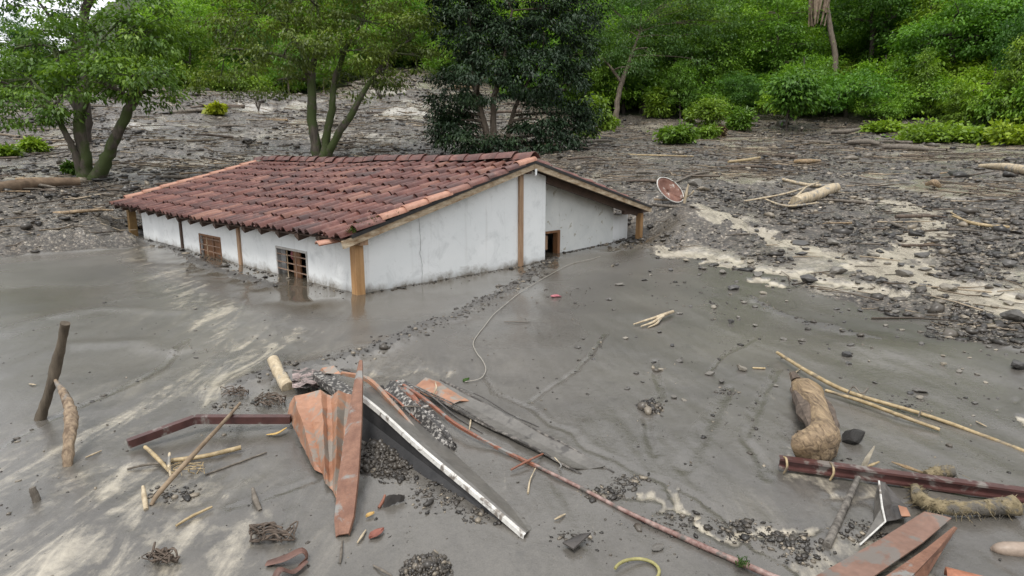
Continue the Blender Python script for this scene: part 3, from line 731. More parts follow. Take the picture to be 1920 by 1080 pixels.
def leaves_geo(P, D, N, L, Wd):
    D = unit(D); Sd = unit(np.cross(D, N)); N = np.cross(Sd, D)
    L = L[:, None]; Wd = Wd[:, None]
    V = np.stack([P, P + D*L*.5 + Sd*Wd*.5 + N*L*.10, P + D*L - N*L*.12, P + D*L*.5 - Sd*Wd*.5 + N*L*.10], 1).reshape(-1, 3)
    return V, np.arange(len(P) * 4).reshape(-1, 4)
def crown_geo(ell, nclump, nleaf, ll, cr, flat=.5, droop=.35, asp=.42, shell=.6, seed=0, up=.9):
    r = np.random.default_rng(seed)
    E = np.array(ell, float); wgt = (E[:, 3] * E[:, 4] * E[:, 5]) ** (.62); wgt /= wgt.sum()
    ei = r.choice(len(E), nclump, p=wgt)
    dirs = unit(r.normal(size=(nclump, 3))); rad = r.uniform(shell ** 3, 1, nclump) ** (1 / 3)
    rad *= r.uniform(.86, 1.10, nclump)
    C = E[ei, :3] + dirs * rad[:, None] * E[ei, 3:6]
    cs = r.random(nclump)
    k = np.repeat(np.arange(nclump), nleaf); off = r.normal(size=(len(k), 3)) * np.array([1, 1, flat]) * .55
    P = C[k] + off * cr * r.uniform(.6, 1.3, nclump)[k][:, None]
    D = unit(off * np.array([1, 1, .4]) + dirs[k] * .35 + r.normal(size=off.shape) * .45) + np.array([0, 0, -droop])
    N = r.normal(size=off.shape) * .55 + np.array([0, 0, up]) + dirs[k] * .3
    L = ll * r.uniform(.65, 1.3, len(k))
    V, Fq = leaves_geo(P, D, N, L, L * asp * r.uniform(.8, 1.2, len(k)))
    a = np.repeat(np.clip(.68 * cs[k] + .32 * r.random(len(k)), 0, 1), 4)
    return V, Fq, a, C, ei
def limb(p, q, r0, r1, bend=.12, n=6, rr=random):
    p, q = np.array(p, float), np.array(q, float); L = np.linalg.norm(q - p)
    m = (p + q) / 2 + np.array([rr.uniform(-1, 1), rr.uniform(-1, 1), rr.uniform(.1, 1)]) * bend * L
    P = [(1-t)**2*p + 2*t*(1-t)*m + t*t*q for t in np.linspace(0, 1, n)]
    return P, np.linspace(r0, r1, n)
def make_tree(name, label, cat, base, stems, ell, mats, nclump, nleaf, ll, cr, group=None, seed=0, twigs=40, flat=.5, droop=.35, asp=.42, shell=.55, up=.9, twig_r=.035):
    """stems: list of (points, radii) in world space; ell: crown lobes (x, y, z, rx, ry, rz) in world space"""
    base = np.array(base, float); rr = random.Random(seed)
    t = empty(name, base); tag(t, label, cat, group)
    mb = MB(); sp = []
    for pts, rad in stems:
        P = spline(pts, 5); R = np.interp(np.linspace(0, 1, len(P)), np.linspace(0, 1, len(rad)), rad)
        P = [p + np.array([rr.uniform(-1, 1), rr.uniform(-1, 1), 0]) * R[i] * .18 for i, p in enumerate(P)]
        mb.tube([p - base for p in P], list(R), 9, .10); sp += [(p, R[i]) for i, p in enumerate(P)]
    V, Fq, a, C, ei = crown_geo(ell, nclump, nleaf, ll, cr, flat, droop, asp, shell, seed, up)
    SPp = np.array([p for p, _ in sp]); SPr = np.array([r for _, r in sp])
    E = np.array(ell, float)
    hubs = []
    for e in E:                                          # one limb to every lobe of the crown, then twigs to its sprays
        c = e[:3]; k_ = np.argmin(np.linalg.norm(SPp - c, axis=1) + 1.2 * np.clip(SPp[:, 2] - c[2], 0, None))
        P, R = limb(SPp[k_], c, min(SPr[k_] * .7, .10), twig_r, .15, 7, rr); mb.tube([p - base for p in P], list(R), 6, .08); hubs.append(P)
    for i in rr.sample(range(nclump), min(twigs, nclump)):
        P0 = hubs[ei[i]][rr.randint(2, 6)]
        P, R = limb(P0, C[i], twig_r * .6, twig_r * .18, .12, 5, rr); mb.tube([p - base for p in P], list(R), 4)
    mb.build('trunk', mats[0], t, True)
    link_mesh('crown', V - base, Fq, mats[1], t, False, dict(leaf=a))
    return t
def gpt(u, v):                                            # where a photo pixel meets the ground
    p = hit(u, v); return np.array([p[0], p[1], float(ground_z(np.array([p[0]]), np.array([p[1]]))[0])])
def lobes(Y, *L):                                         # crown lobes given as the photo's (u, v, half width px, half height px, extra depth)
    out = []
    for u, v, ru, rv, dy in L:
        c = at(u, v, Y + dy); px = (Y + dy) / F * 1.02
        out.append((*c, ru * px, min(ru, 1.3 * rv) * px * 1.0, rv * px))
    return out
def stem(Y, pts, rad): return ([at(u, v, Y + dy) for u, v, dy in pts], [r_ * .72 for r_ in rad])

# --- left tree with a forked trunk
b = gpt(165, 334); Y = b[1]; px = Y / F
stems = [stem(Y, [(163,345,0),(158,300,0),(150,250,.1),(146,205,.2),(120,150,.3),(100,90,.3)], [.36,.27,.23,.20,.13,.06]),
         stem(Y, [(172,345,0),(196,305,-.1),(215,262,-.2),(236,215,-.3),(262,175,-.3),(300,140,-.2),(330,128,0)], [.34,.25,.21,.19,.14,.09,.04]),
         stem(Y, [(158,340,0),(140,285,-.2),(118,240,-.3),(85,180,-.4),(60,150,-.3)], [.22,.14,.11,.07,.04]),
         stem(Y, [(150,225,.1),(170,150,.2),(185,80,.5)], [.16,.11,.05])]
L = lobes(Y, (60,150,85,45,0),(20,200,60,40,-.5),(120,95,85,45,.3),(215,75,85,45,.4),(280,60,60,40,.8),(180,150,80,40,-1.0),(250,140,75,40,-.5),(110,190,70,40,-.8),
          (290,175,45,26,.2),(30,90,60,35,.8),(150,30,75,35,1),(250,20,70,30,1),(-60,170,80,60,0))
make_tree('forked_tree', 'leafy tree with mossy forked trunk rising from the mud left of the house', 'tree', b, stems, L, (M_BARK, ML_MID), 235, 50, .155, .40, seed=3, twigs=110, droop=.6, flat=.38, shell=.72, up=1.3)
# --- taller tree behind it, at the photo's top left
b2 = gpt(160, 268); Y2 = b2[1]
stems = [stem(Y2, [(160,268,0),(158,200,0),(156,90,0),(160,20,0),(175,-60,0)], [.42,.36,.30,.24,.10]),
         stem(Y2, [(156,90,0),(110,50,.3),(70,0,.3)], [.2,.13,.06]), stem(Y2, [(160,20,0),(200,-30,0),(260,-60,0)], [.18,.11,.05])]
L = lobes(Y2, (85,12,70,30,0),(75,-50,110,45,0),(180,-40,80,35,0),(270,-60,80,45,0),(60,55,45,20,-1),(10,-20,40,40,1),(170,-100,140,60,0),(120,40,30,16,0))
make_tree('tall_tree', 'tall open-crowned tree at the top left, its branches against the pale sky', 'tree', b2, stems, L, (M_BARKD, ML_MID), 120, 50, .20, .50, seed=4, twigs=50, droop=.5, flat=.4)
# --- spreading tree right behind the roof
b = gpt(600, 299); Y = b[1]
stems = [stem(Y, [(598,312,0),(590,262,0),(584,200,0),(583,140,.2),(560,85,.4),(520,30,.4)], [.34,.30,.27,.24,.16,.06]),
         stem(Y, [(603,312,-.1),(612,262,-.1),(622,205,-.1),(628,150,0),(650,90,0),(680,40,.3)], [.30,.24,.2,.17,.11,.05]),
         stem(Y, [(606,312,0),(628,262,-.2),(655,220,-.3),(690,160,-.3),(735,100,-.2),(775,70,0)], [.30,.22,.19,.14,.09,.04]),
         stem(Y, [(585,150,.2),(545,110,-.4),(470,95,-.8),(420,90,-.8)], [.15,.11,.07,.03]), stem(Y, [(584,130,.2),(600,60,.5),(590,-20,.5)], [.2,.13,.05])]
L = lobes(Y, (480,25,90,45,0),(580,0,90,45,0),(690,40,90,40,0),(765,65,52,42,-.3),(640,95,80,38,-1.0),(720,130,58,35,.3),(545,80,80,40,-1),(450,120,62,32,-.8),(410,155,55,26,-.8),
          (520,150,60,30,.4),(440,60,50,35,.5),(660,160,45,25,.8),(560,-60,160,50,0),(720,-30,90,45,.3),(785,105,35,30,0))
make_tree('spreading_tree', 'wide spreading tree with three mossy stems just behind the tiled roof', 'tree', b, stems, L, (M_BARK, ML_OLIVE), 340, 52, .165, .46, seed=5, twigs=130, droop=.7, flat=.38, shell=.72, up=1.3)
# --- the dark mango whose skirt reaches the mud
b = gpt(915, 288); Y = b[1]
stems = [stem(Y, [(918,292,0),(912,250,0),(897,190,0),(885,120,.2),(880,40,.3),(890,-60,.3)], [.26,.22,.19,.17,.14,.06]),
         stem(Y, [(926,292,0),(925,240,.1),(927,180,.1),(945,110,.2),(960,20,.3)], [.24,.2,.17,.14,.07]),
         stem(Y, [(950,292,0),(955,240,.2),(975,180,.3),(1010,120,.3)], [.2,.16,.12,.05])]
L = lobes(Y, (900,150,70,48,-1.2),(1000,140,75,45,-1.0),(1060,170,52,50,-.2),(845,185,42,55,0),(835,235,26,34,-.3),(1080,235,34,45,.2),(1060,268,34,22,-.2),(880,268,55,24,-1.4),
          (985,262,52,30,-1.2),(1010,225,40,40,-.6),(950,90,110,45,.2),(880,60,70,50,.4),(1020,60,75,50,.4),(950,0,130,55,.5),(860,0,50,60,.6),(1075,20,55,60,.7),(960,-80,150,60,.5),(865,225,30,30,-.8),(1085,110,40,45,.6),(835,255,22,24,-.5),(905,275,45,16,-1.5),(1040,255,35,34,-.9),(820,215,18,24,0),(1000,275,60,14,-1.3),(1095,215,24,30,0))
make_tree('mango_tree', 'very dark dense mango tree behind the ridge, its skirt of leaves touching the mud', 'tree', b, stems, L, (M_BARK2, ML_DARK), 820, 62, .19, .36, seed=6, twigs=40, droop=.7, asp=.34, shell=.66, flat=.6, up=1.2)
# --- light spray of another plant beside the mango
b = gpt(1118, 262)
Y = b[1]; make_tree('leafy_sapling', 'bright green sapling leaning out at the right foot of the dark mango', 'sapling', b, [stem(Y, [(1105,262,0),(1112,235,0),(1125,205,0)], [.06,.05,.02])],
    lobes(Y, (1118,215,22,14,0),(1135,228,16,12,0),(1108,190,20,16,0),(1100,245,14,12,0)), (M_BARK2, ML_BRIGHT), 70, 26, .26, .35, seed=8, twigs=14, droop=.6)
# --- trees at the forest's edge, right of the mango
b = gpt(1157, 224); Y = b[1]
stems = [stem(Y, [(1155,228,0),(1158,190,0),(1166,155,0),(1180,115,.3),(1200,60,.5)], [.36,.3,.26,.2,.08]), stem(Y, [(1166,155,0),(1140,120,0),(1110,95,0)], [.2,.12,.05])]
L = lobes(Y, (1170,125,55,28,-1),(1120,95,55,28,0),(1215,90,60,30,0),(1180,60,80,35,.5),(1270,70,60,35,1),(1150,20,80,40,1),(1240,10,100,45,1.5),(1330,50,60,40,2),(1200,-60,140,55,1),(1300,110,50,22,1))
make_tree('slender_tree', 'tall feathery tree with a straight grey trunk right of the dark mango', 'tree', b, stems, L, (M_BARK2, ML_FEATH), 330, 62, .24, .85, seed=9, twigs=60, flat=.30, droop=.5, asp=.32, up=1.4, shell=.7)
b = gpt(1215, 214); Y = b[1]
stems = [stem(Y, [(1212,216,0),(1208,170,0),(1212,130,0),(1225,80,0)], [.5,.42,.34,.15]), stem(Y, [(1216,216,0),(1240,160,0),(1280,125,0),(1330,110,0)], [.4,.3,.22,.1]), stem(Y, [(1214,200,0),(1255,140,.5),(1275,90,.5)], [.3,.22,.1])]
L = lobes(Y, (1240,100,70,35,0),(1320,110,60,38,0),(1350,150,45,35,0),(1290,60,80,40,1),(1370,80,50,50,1),(1330,20,90,50,1),(1200,130,40,22,1))
make_tree('dark_forked_tree', 'dark low-forking tree in the shade at the forest edge', 'tree', b, stems, L, (M_BARKD, ML_FOR2), 260, 60, .26, .9, seed=10, twigs=40, droop=.5, flat=.35, shell=.7)
# --- young dark tree standing alone before the forest
b = gpt(1478, 246); Y = b[1]
make_tree('young_tree', 'slim young dark green tree standing alone on the mud before the forest', 'tree', b, [stem(Y, [(1474,248,0),(1476,220,0),(1485,180,0),(1495,155,0)], [.09,.08,.06,.03])],
    lobes(Y, (1490,160,32,18,0),(1502,178,28,16,0),(1478,186,22,12,0),(1500,196,18,9,.2)), (M_BARKD, ML_FOR2), 150, 26, .36, .8, seed=11, twigs=18, droop=.5)
# --- palm with a skirt of dead fronds
def palm():
    base = gpt(1568, 246); Yp = 52.5
    p = hit(1568, 116); g = at(1566, 112, Yp); bz = float(ground_z(np.array([g[0]]), np.array([g[1]]))[0]); base = np.array([g[0], g[1], min(bz, g[2]) - .2])
    t = empty('palm', base); tag(t, 'tall thin palm with a skirt of dead grey-brown fronds on the green hillside', 'palm')
    tip = at(1541, -48, Yp); mb = MB(); mid = at(1556, 50, Yp)
    P = spline([base, at(1566, 112, Yp), mid, tip], 8); mb.tube([q - base for q in P], list(np.linspace(.25, .18, len(P))), 9, .06)
    mb.build('trunk', M_BARK2, t, True)
    m = pm('dead_frond', (.16, .11, .075), (.33, .255, .19), 3, .9, .3); r = np.random.default_rng(5)
    for i in range(34):                              # hanging dead fronds: each a folded tapering blade
        a = r.uniform(0, 2 * math.pi); o1 = np.array([math.cos(a), math.sin(a), 0]); l = r.uniform(2.4, 3.9)
        c = [tip + np.array([0, 0, .6]) - base, tip + o1 * .55 + np.array([0, 0, .3]) - base, tip + o1 * .70 + np.array([0, 0, -l * .5]) - base, tip + o1 * r.uniform(.2, .6) + np.array([0, 0, -l]) - base]
        side = np.cross(o1, (0, 0, 1)); w = [.06, .17, .20, .03]
        rows = [[q - side * ww, q + o1 * .08, q + side * ww] for q, ww in zip(c, w)]
        MB().sheet(rows, .03).build('dead_frond', m, t)
    for i in range(16):                              # living fronds above the frame edge
        a = r.uniform(0, 2 * math.pi); o1 = np.array([math.cos(a), math.sin(a), 0]); side = np.cross(o1, (0, 0, 1))
        rows = []
        for q in np.linspace(0, 1, 7):
            c = tip - base + o1 * (.2 + 3.2 * q) + np.array([0, 0, 1.0 + 1.6 * math.sin(q * 2.2) - 1.4 * q * q]); ww = .45 * math.sin(math.pi * (.12 + .85 * q))
            rows.append([c - side * ww + np.array([0, 0, -.25]), c, c + side * ww + np.array([0, 0, -.25])])
        MB().sheet(rows, .02).build('frond', ML_FOR2, t)
palm()
# --- bushes on the mud near the forest edge
def bush(name, label, u, v, ru, rv, mat, group=None, n=60, ll=.2, seed=0, cat='bush', droop=.3, asp=.4):
    b = gpt(u, v); Y = b[1]; px = Y / F
    t = empty(name, b); tag(t, label, cat, group); r = np.random.default_rng(seed)
    mb = MB()
    for i in range(7):
        a = r.uniform(0, 6.28); q = np.array([math.cos(a) * ru * .6 * px, math.sin(a) * ru * .4 * px, rv * 1.5 * px * r.uniform(.6, 1)])
        P, R = limb((0, 0, -.05), q, .03, .012, .1, 5); mb.tube(P, list(R), 5)
    mb.build('stem', M_BARK2, t)
    E = [(0, 0, rv * px, ru * px, ru * px, rv * px * 1.0)] + [(r.uniform(-.5, .5) * ru * px, r.uniform(-.5, .5) * ru * px, rv * px * r.uniform(.6, 1.6), ru * px * .55, ru * px * .55, rv * px * .5) for _ in range(4)]
    V, Fq, a, C, ei = crown_geo(E, n, 24, ll, ru * px * .38, .7, droop, asp, .3, seed)
    V[:, 2] = np.maximum(V[:, 2], .0)
    link_mesh('foliage', V, Fq, mat, t, False, dict(leaf=a)); return t
bush('rounded_bush', 'rounded bright green bush low on the mud, leftmost of those before the forest', 1272, 271, 28, 16, ML_BRIGHT, n=90, seed=21, ll=.26)
bush('leafy_bush', 'tall bright green bush of upright leaves at the forest edge beside dark trunks', 1240, 222, 26, 27, ML_BRIGHT, n=80, seed=22, ll=.34)
bush('young_bush', 'larger of the two tufted bright bushes on thin stems before the forest', 1330, 240, 24, 25, ML_BRIGHT, n=70, seed=23, ll=.3)
bush('young_bush', 'tufted bright bush on a thin bare stem, right one of its pair', 1386, 246, 22, 20, ML_BRIGHT, n=60, seed=24, ll=.3)
bush('small_shrub', 'small yellow-green shrub between the two tufted bushes on the mud', 1326, 258, 17, 12, ML_BRIGHT, n=45, seed=25, ll=.24)
bush('small_shrub', 'small dull brown withered shrub right of the yellow-green one', 1352, 255, 6, 12, pm('dry_leaf', (.09, .06, .03), (.2, .14, .06), 5, .9, .2), n=20, seed=26, ll=.2)
bush('small_shrub', 'thin pale shrub with sparse leaves left of the tufted bushes', 1292, 235, 10, 18, ML_BRIGHT, n=24, seed=27, ll=.26)
bush('yellow_shrub', 'lone yellow-green shoot standing on the brown slope behind the house', 405, 218, 13, 10, leafmat('yellow_leaf', (.16, .22, .02), (.30, .36, .04)), n=30, seed=28, ll=.3)
bush('mud_seedling', 'pale green seedling clump in the mud left of the forked tree', 66, 284, 17, 11, ML_BRIGHT, n=40, seed=29, ll=.2)
bush('mud_seedling', 'pale green seedling clump at the left edge of the mud slope', 14, 294, 16, 8, ML_BRIGHT, n=36, seed=30, ll=.2)
bush('root_shoots', 'small leafy shoots growing from the foot of the forked tree', 136, 326, 10, 10, ML_MID, n=26, seed=31, ll=.16)
for i, (u, v, ru, rv, lab) in enumerate(((1655,250,26,7,'lowest small patch of green creeper at the forest edge'),(1760,266,60,11,'long low mound of green creeper lying across the mud before the forest'),
      (1820,268,34,11,'round green creeper mound joined to the right end of a longer one'),(1895,274,44,17,'bright green creeper mound at the right edge of the picture'))):
    bush('creeper_mound', lab, u, v, ru, rv, ML_BRIGHT, n=110, ll=.24, seed=40 + i, cat='creeper', droop=.1, asp=.6)
# dead twiggy saplings on the far mud
for i, (u, v, h, lab) in enumerate(((715,190,34,'bare dead sapling on the slope, left of the dark mango'),(1500,222,0,''),(485,205,22,'small bare dead sapling on the brown slope behind the roof'))):
    if not h: continue
    b = gpt(u, v); Y = b[1]; mb = MB(); pxm = Y / F
    for j in range(9):
        P, R = limb((0, 0, 0), (random.uniform(-.6, .6) * h * pxm, random.uniform(-.4, .4) * h * pxm, h * pxm * random.uniform(.6, 1.2)), .035, .008, .15, 5); mb.tube(P, list(R), 4)
    o = mb.build('dead_sapling', M_BARKD); o.location = b; tag(o, lab, 'sapling')

# --- the forest: a few kinds of tree, each copied with its trunk and crown
def proto(name, label, cat, h, rad, mats, nclump, nleaf, ll, cr, seed, kind, group):
    r = random.Random(seed); E = []
    if kind == 'round':
        E = [(math.cos(a) * rad * .62, math.sin(a) * rad * .62, h * r.uniform(.40, .75), rad * .42, rad * .42, h * .17) for a in [i * 6.283 / 8 + r.random() * .5 for i in range(8)]] + [(r.uniform(-.3, .3) * rad, r.uniform(-.3, .3) * rad, h * .86, rad * .42, rad * .42, h * .14)]
    elif kind == 'layer':
        for i in range(11):
            z = h * (.38 + .60 * i / 10); a = i * 2.4; q = rad * (.75 - .45 * abs(i / 10 - .35))
            E.append((math.cos(a) * q * .8, math.sin(a) * q * .8, z, rad * .5, rad * .5, h * .065))
    elif kind == 'cone':
        for i in range(9):
            z = h * (.18 + .80 * i / 8); a = i * 2.4; q = rad * (1 - .7 * i / 8)
            E.append((math.cos(a) * q * .4, math.sin(a) * q * .4, z, q * .75, q * .75, h * .11))
    else:
        for i in range(10):
            a = i * 2.399; q = rad * math.sqrt((i + .5) / 10)
            E.append((math.cos(a) * q, math.sin(a) * q, h * r.uniform(.35, .6) * (1.2 - .4 * q / rad), rad * .42, rad * .42, h * .24))
    st = [([np.array([0, 0, -1.0]), np.array([.1, 0, h * .25]), np.array([r.uniform(-.3, .3), r.uniform(-.3, .3), h * .6]), np.array([0, 0, h * .85])], [.24, .18, .12, .04])]
    return make_tree(name, label, cat, (0, 0, 0), st, E, mats, nclump, nleaf, ll, cr, group, seed, 24, .42, .35, .5, .72, 1.5, .06)
GF = 'forest trees on the hillside'
protos = [
 (proto('forest_tree', 'rounded mid green broadleaf tree among many in the hillside forest', 'tree', 7.5, 3.3, (M_BARKD, ML_FOR), 180, 80, .235, .78, 51, 'round', GF), 3.3),
 (proto('layered_tree', 'hillside tree with flat layered tiers of light green foliage', 'tree', 8.0, 3.5, (M_BARK2, ML_FOR), 150, 60, .26, .85, 52, 'layer', GF), 3.4),
 (proto('dark_forest_tree', 'deep green domed tree among the paler hillside forest trees', 'tree', 9.0, 3.4, (M_BARKD, ML_FOR2), 180, 80, .235, .78, 53, 'round', GF), 3.4),
 (proto('conical_tree', 'hillside tree narrowing to a pointed bright green top', 'tree', 7.0, 2.8, (M_BARKD, ML_BRIGHT), 140, 56, .26, .72, 54, 'cone', GF), 2.8),
 (proto('thicket_bush', 'low spreading green thicket bush filling gaps between the forest trees', 'bush', 3.6, 3.0, (M_BARKD, ML_FOR), 130, 56, .25, .72, 55, 'low', 'thicket bushes under the forest'), 3.0),
 (proto('pale_thicket_bush', 'low bright yellow-green thicket bush at the foot of the forest', 'bush', 3.0, 2.6, (M_BARKD, ML_BRIGHT), 120, 56, .24, .66, 56, 'low', 'bright thicket bushes under the forest'), 2.6),
]
used = [False] * len(protos); fr = random.Random(99); placed = []
def plant(ki, x_, y_, sc, sq=1.0):
    root = protos[ki][0]
    if used[ki]:
        r = root.copy(); COL.objects.link(r)
        for ch in list(root.children): c = ch.copy(); COL.objects.link(c); c.parent = r
    else: r = root; used[ki] = True
    z_ = float(ground_z(np.array([x_]), np.array([y_]))[0])
    r.location = (x_, y_, z_ - .1); r.rotation_euler = (fr.uniform(-.08, .08), fr.uniform(-.08, .08), fr.uniform(0, 6.28)); r.scale = (sc, sc, sc * sq); return r
nplant = [0, 0]
def seen_v(x_, y_, z_):
    Yc = y_ * CP - (z_ - CAMH) * SP; return 540 - F * ((y_ * SP + (z_ - CAMH) * CP)) / Yc, 960 + F * x_ / Yc
# edge thicket, then ranks up the hill
for rank in range(34):
    dd = 1.5 if rank == 0 else 1.5 + rank * 2.9 + max(0, rank - 20) * 2.0
    n_az = 62
    for i in range(n_az):
        u = -60 + 2040 * (i + fr.random()) / n_az
        d = float(forest_edge(u)) + dd + fr.uniform(-1.2, 1.6); a = math.atan((u - 960) / F)
        x_, y_ = d * math.sin(a), d * math.cos(a); z_ = float(base_z(np.array([x_]), np.array([y_]))[0])
        v, _ = seen_v(x_, y_, z_)
        if v < -15: continue
        if u < 330 and rank > 4: continue
        if rank > 24 and u > 1000: continue
        if 1100 < u < 1250 and rank < 1: continue
        low = rank < 2
        ki = fr.choice((4, 5, 0, 1, 3, 2, 4)) if low else fr.choice((0, 0, 1, 1, 2, 3, 0, 4, 5))
        if low and 1080 < u < 1520: ki = fr.choice((2, 2, 4))
        if abs(u - 1556) < 100 and d < 60: ki = 4; low = True
        sep = (1.6 if low else 2.35) * (1 + d / 260)
        if any((x_ - p) ** 2 + (y_ - q) ** 2 < (sep if kk > 3 or ki > 3 else sep * 1.2) ** 2 for p, q, kk in placed): continue
        if nplant[ki > 3] >= 290: continue
        placed.append((x_, y_, ki)); nplant[ki > 3] += 1
        plant(ki, x_, y_, fr.uniform(.32, .62) if low and ki < 4 else fr.uniform(.45, 1.0) if low else fr.uniform(.60, 1.15) * (.8 if u < 330 else 1), fr.uniform(.8, 1.5) if low else fr.uniform(.8, 1.15))
for i in range(1500):                                    # shrubs closing the gaps between the trunks
    u = fr.uniform(-40, 1980); d = float(forest_edge(u)) + fr.uniform(4, 42); a = math.atan((u - 960) / F)
    x_, y_ = d * math.sin(a), d * math.cos(a); z_ = float(base_z(np.array([x_]), np.array([y_]))[0]); v, _ = seen_v(x_, y_, z_)
    if v < -10 or nplant[1] >= 280 or (u < 330 and d > 62): continue
    if abs(u - 1556) < 45 and d < 56: continue
    if any((x_ - p) ** 2 + (y_ - q) ** 2 < (2.3 * d / 52 if kk > 3 else 1.2) ** 2 for p, q, kk in placed): continue
    ki = fr.choice((4, 4, 5)); placed.append((x_, y_, ki)); nplant[1] += 1; plant(ki, x_, y_, fr.uniform(.7, 1.1), fr.uniform(.9, 1.4))
print('forest', nplant, len(placed))

# ------------------------------------------------------------------ debris on the mud
def gz(x_, y_): return float(ground_z(np.array([x_]), np.array([y_]))[0])
def pt(u, v, h=0.0):                                     # the point h above the real ground that the photo shows at (u, v)
    z0 = h
    for _ in range(2):
        p = hit(u, v, z0); z0 = h + gz(p[0], p[1]) - float(base_z(p[0], p[1]))
    p = hit(u, v, z0)
    return np.array([p[0], p[1], gz(p[0], p[1]) + h])
def shademat(name, stops, rough=.55, bump=.4, scale=9, rstop=None):
    k = NT(name); a = k.attr('shade'); oi = k.n('ShaderNodeObjectInfo'); g = k.n('ShaderNodeNewGeometry')
    f = k.math('FRACT', k.math('ADD', a, oi.outputs['Random'])); n1 = k.noise(g.outputs['Position'], scale, 5, .65)
    c = k.mix(.6, k.ramp(f, *stops), k.ramp(n1, (.3, .5), (.7, 1.35)), 'MULTIPLY'); k.col(c); k.rough(rough); k.bump(n1, bump, .01); return k.m
M_CLOD = shademat('dark_clod', ((0, (.016, .014, .012)), (.45, (.036, .031, .026)), (.82, (.082, .070, .056)), (1, (.26, .22, .165))), .38)
M_ROCK = shademat('wet_rock', ((0, (.040, .038, .037)), (.35, (.080, .075, .069)), (.7, (.150, .137, .117)), (1, (.26, .225, .17))), .45, .6, 14)
M_TWIG = shademat('drift_twig', ((0, (.045, .035, .027)), (.55, (.11, .085, .062)), (.85, (.22, .175, .125)), (1, (.38, .31, .22))), .8, .3, 6)
ICO_V = []; ph = (1 + 5 ** .5) / 2
ICO_V = unit(np.array([(-1,ph,0),(1,ph,0),(-1,-ph,0),(1,-ph,0),(0,-1,ph),(0,1,ph),(0,-1,-ph),(0,1,-ph),(ph,0,-1),(ph,0,1),(-ph,0,-1),(-ph,0,1)]))
ICO_F = np.array([(0,11,5),(0,5,1),(0,1,7),(0,7,10),(0,10,11),(1,5,9),(5,11,4),(11,10,2),(10,7,6),(7,1,8),(3,9,4),(3,4,2),(3,2,6),(3,6,8),(3,8,9),(4,9,5),(2,4,11),(6,2,10),(8,6,7),(9,8,1)])
def rotz(a):
    c, s = np.cos(a), np.sin(a); z = np.zeros_like(a); o = z + 1
    return np.stack([np.stack([c, -s, z], -1), np.stack([s, c, z], -1), np.stack([z, z, o], -1)], -2)
def clods(name, X, Y, size, mat, label, cat, flat=.5, sink=.25):
    n = len(X); Z = ground_z(X, Y)
    R = rotz(rng.uniform(0, 6.28, n)); sc = np.stack([size * rng.uniform(.7, 1.5, n), size * rng.uniform(.6, 1.0, n), size * flat * rng.uniform(.6, 1.3, n)], 1)
    V = ICO_V[None] * rng.uniform(.42, 1.35, (n, 12, 1)); V = V * sc[:, None, :]; V = np.einsum('nij,nkj->nki', R, V)
    V[..., 0] += X[:, None]; V[..., 1] += Y[:, None]; V[..., 2] += (Z + sc[:, 2] * (1 - 2 * sink) * .6)[:, None]
    Fc = (ICO_F[None] + (np.arange(n) * 12)[:, None, None]).reshape(-1, 3)
    o = link_mesh(name, V.reshape(-1, 3), Fc, mat, None, False, dict(shade=np.repeat(rng.random(n), 12))); tag(o, label, cat, kind='stuff'); return o
# broken dark lumps all over the debris field
def polar(n, d0, d1, a0=-.76, a1=.76):
    a = rng.uniform(a0, a1, n); d = np.exp(rng.uniform(math.log(d0), math.log(d1), n)); return d * np.sin(a), d * np.cos(a)
x, y = polar(90000, 6.8, 66); u_ = 960 + F * np.tan(np.arctan2(x, y)); d_ = np.hypot(x, y)
keep = (rng.random(len(x)) < debris_mask(x, y) * (1 - .80 * np.clip(silt_mask(x, y) * .9, 0, 1)) * (1 - .85 * puddle_mask(x, y)) * (.18 + 1.3 * sstep(.42, .62, fbm(x * .5, y * .5, 201, 4)))) & (d_ < forest_edge(u_) + 1)
x, y, d_ = x[keep][:34000], y[keep][:34000], d_[keep][:34000]
clods('debris_lumps', x, y, np.exp(rng.normal(-3.5, .6, len(x))) * (d_ / 15) ** .55, M_CLOD, 'dark broken mud and rock lumps strewn over the debris flow behind the house', 'debris')
# crumbs along the low ridges and rills of the smooth mud
xs, ys = [], []
for P, w, h in RIDGES:
    for (ax, ay), (bx, by) in zip(P[:-1], P[1:]):
        L_ = math.hypot(bx - ax, by - ay); m = int(L_ * (130 if P is RIDGES[0][0] else 30)); q = rng.random(m)
        xs.append(ax + (bx - ax) * q + rng.normal(0, w * .6, m)); ys.append(ay + (by - ay) * q + rng.normal(0, w * .6, m))
for P, w in RILLS:
    for (ax, ay), (bx, by) in zip(P[:-1], P[1:]):
        L_ = math.hypot(bx - ax, by - ay); m = int(L_ * 11); q = rng.random(m)
        xs.append(ax + (bx - ax) * q + rng.normal(0, .03, m)); ys.append(ay + (by - ay) * q + rng.normal(0, .03, m))
def blob(u, v, ru, rv, n):
    c = pt(u, v); e = pt(u + ru, v); f = pt(u, v - rv); a = rng.uniform(0, 6.28, n); r = np.sqrt(rng.random(n)) * rng.uniform(.5, 1.1, n)
    xs.append(c[0] + (e[0] - c[0]) * r * np.cos(a)); ys.append(c[1] + (f[1] - c[1]) * r * np.sin(a))
for q in ((760,880,60,30,300),(830,930,70,34,260),(900,965,50,22,120),(1140,925,60,18,160),(1180,900,40,14,140),(1390,1000,70,30,260),(1480,1020,80,40,300),
          (1260,980,90,25,120),(1080,1010,60,25,60),(1620,1000,60,30,160),(330,925,60,18,90),(440,760,60,14,60),(1365,735,30,10,40),(1060,555,90,20,30),(1290,560,120,40,70),(1700,760,90,30,60)):
    blob(*q)
_gx, _gy = polar(3600, 2.5, 9.5)                         # grit and bits over the whole smooth mud
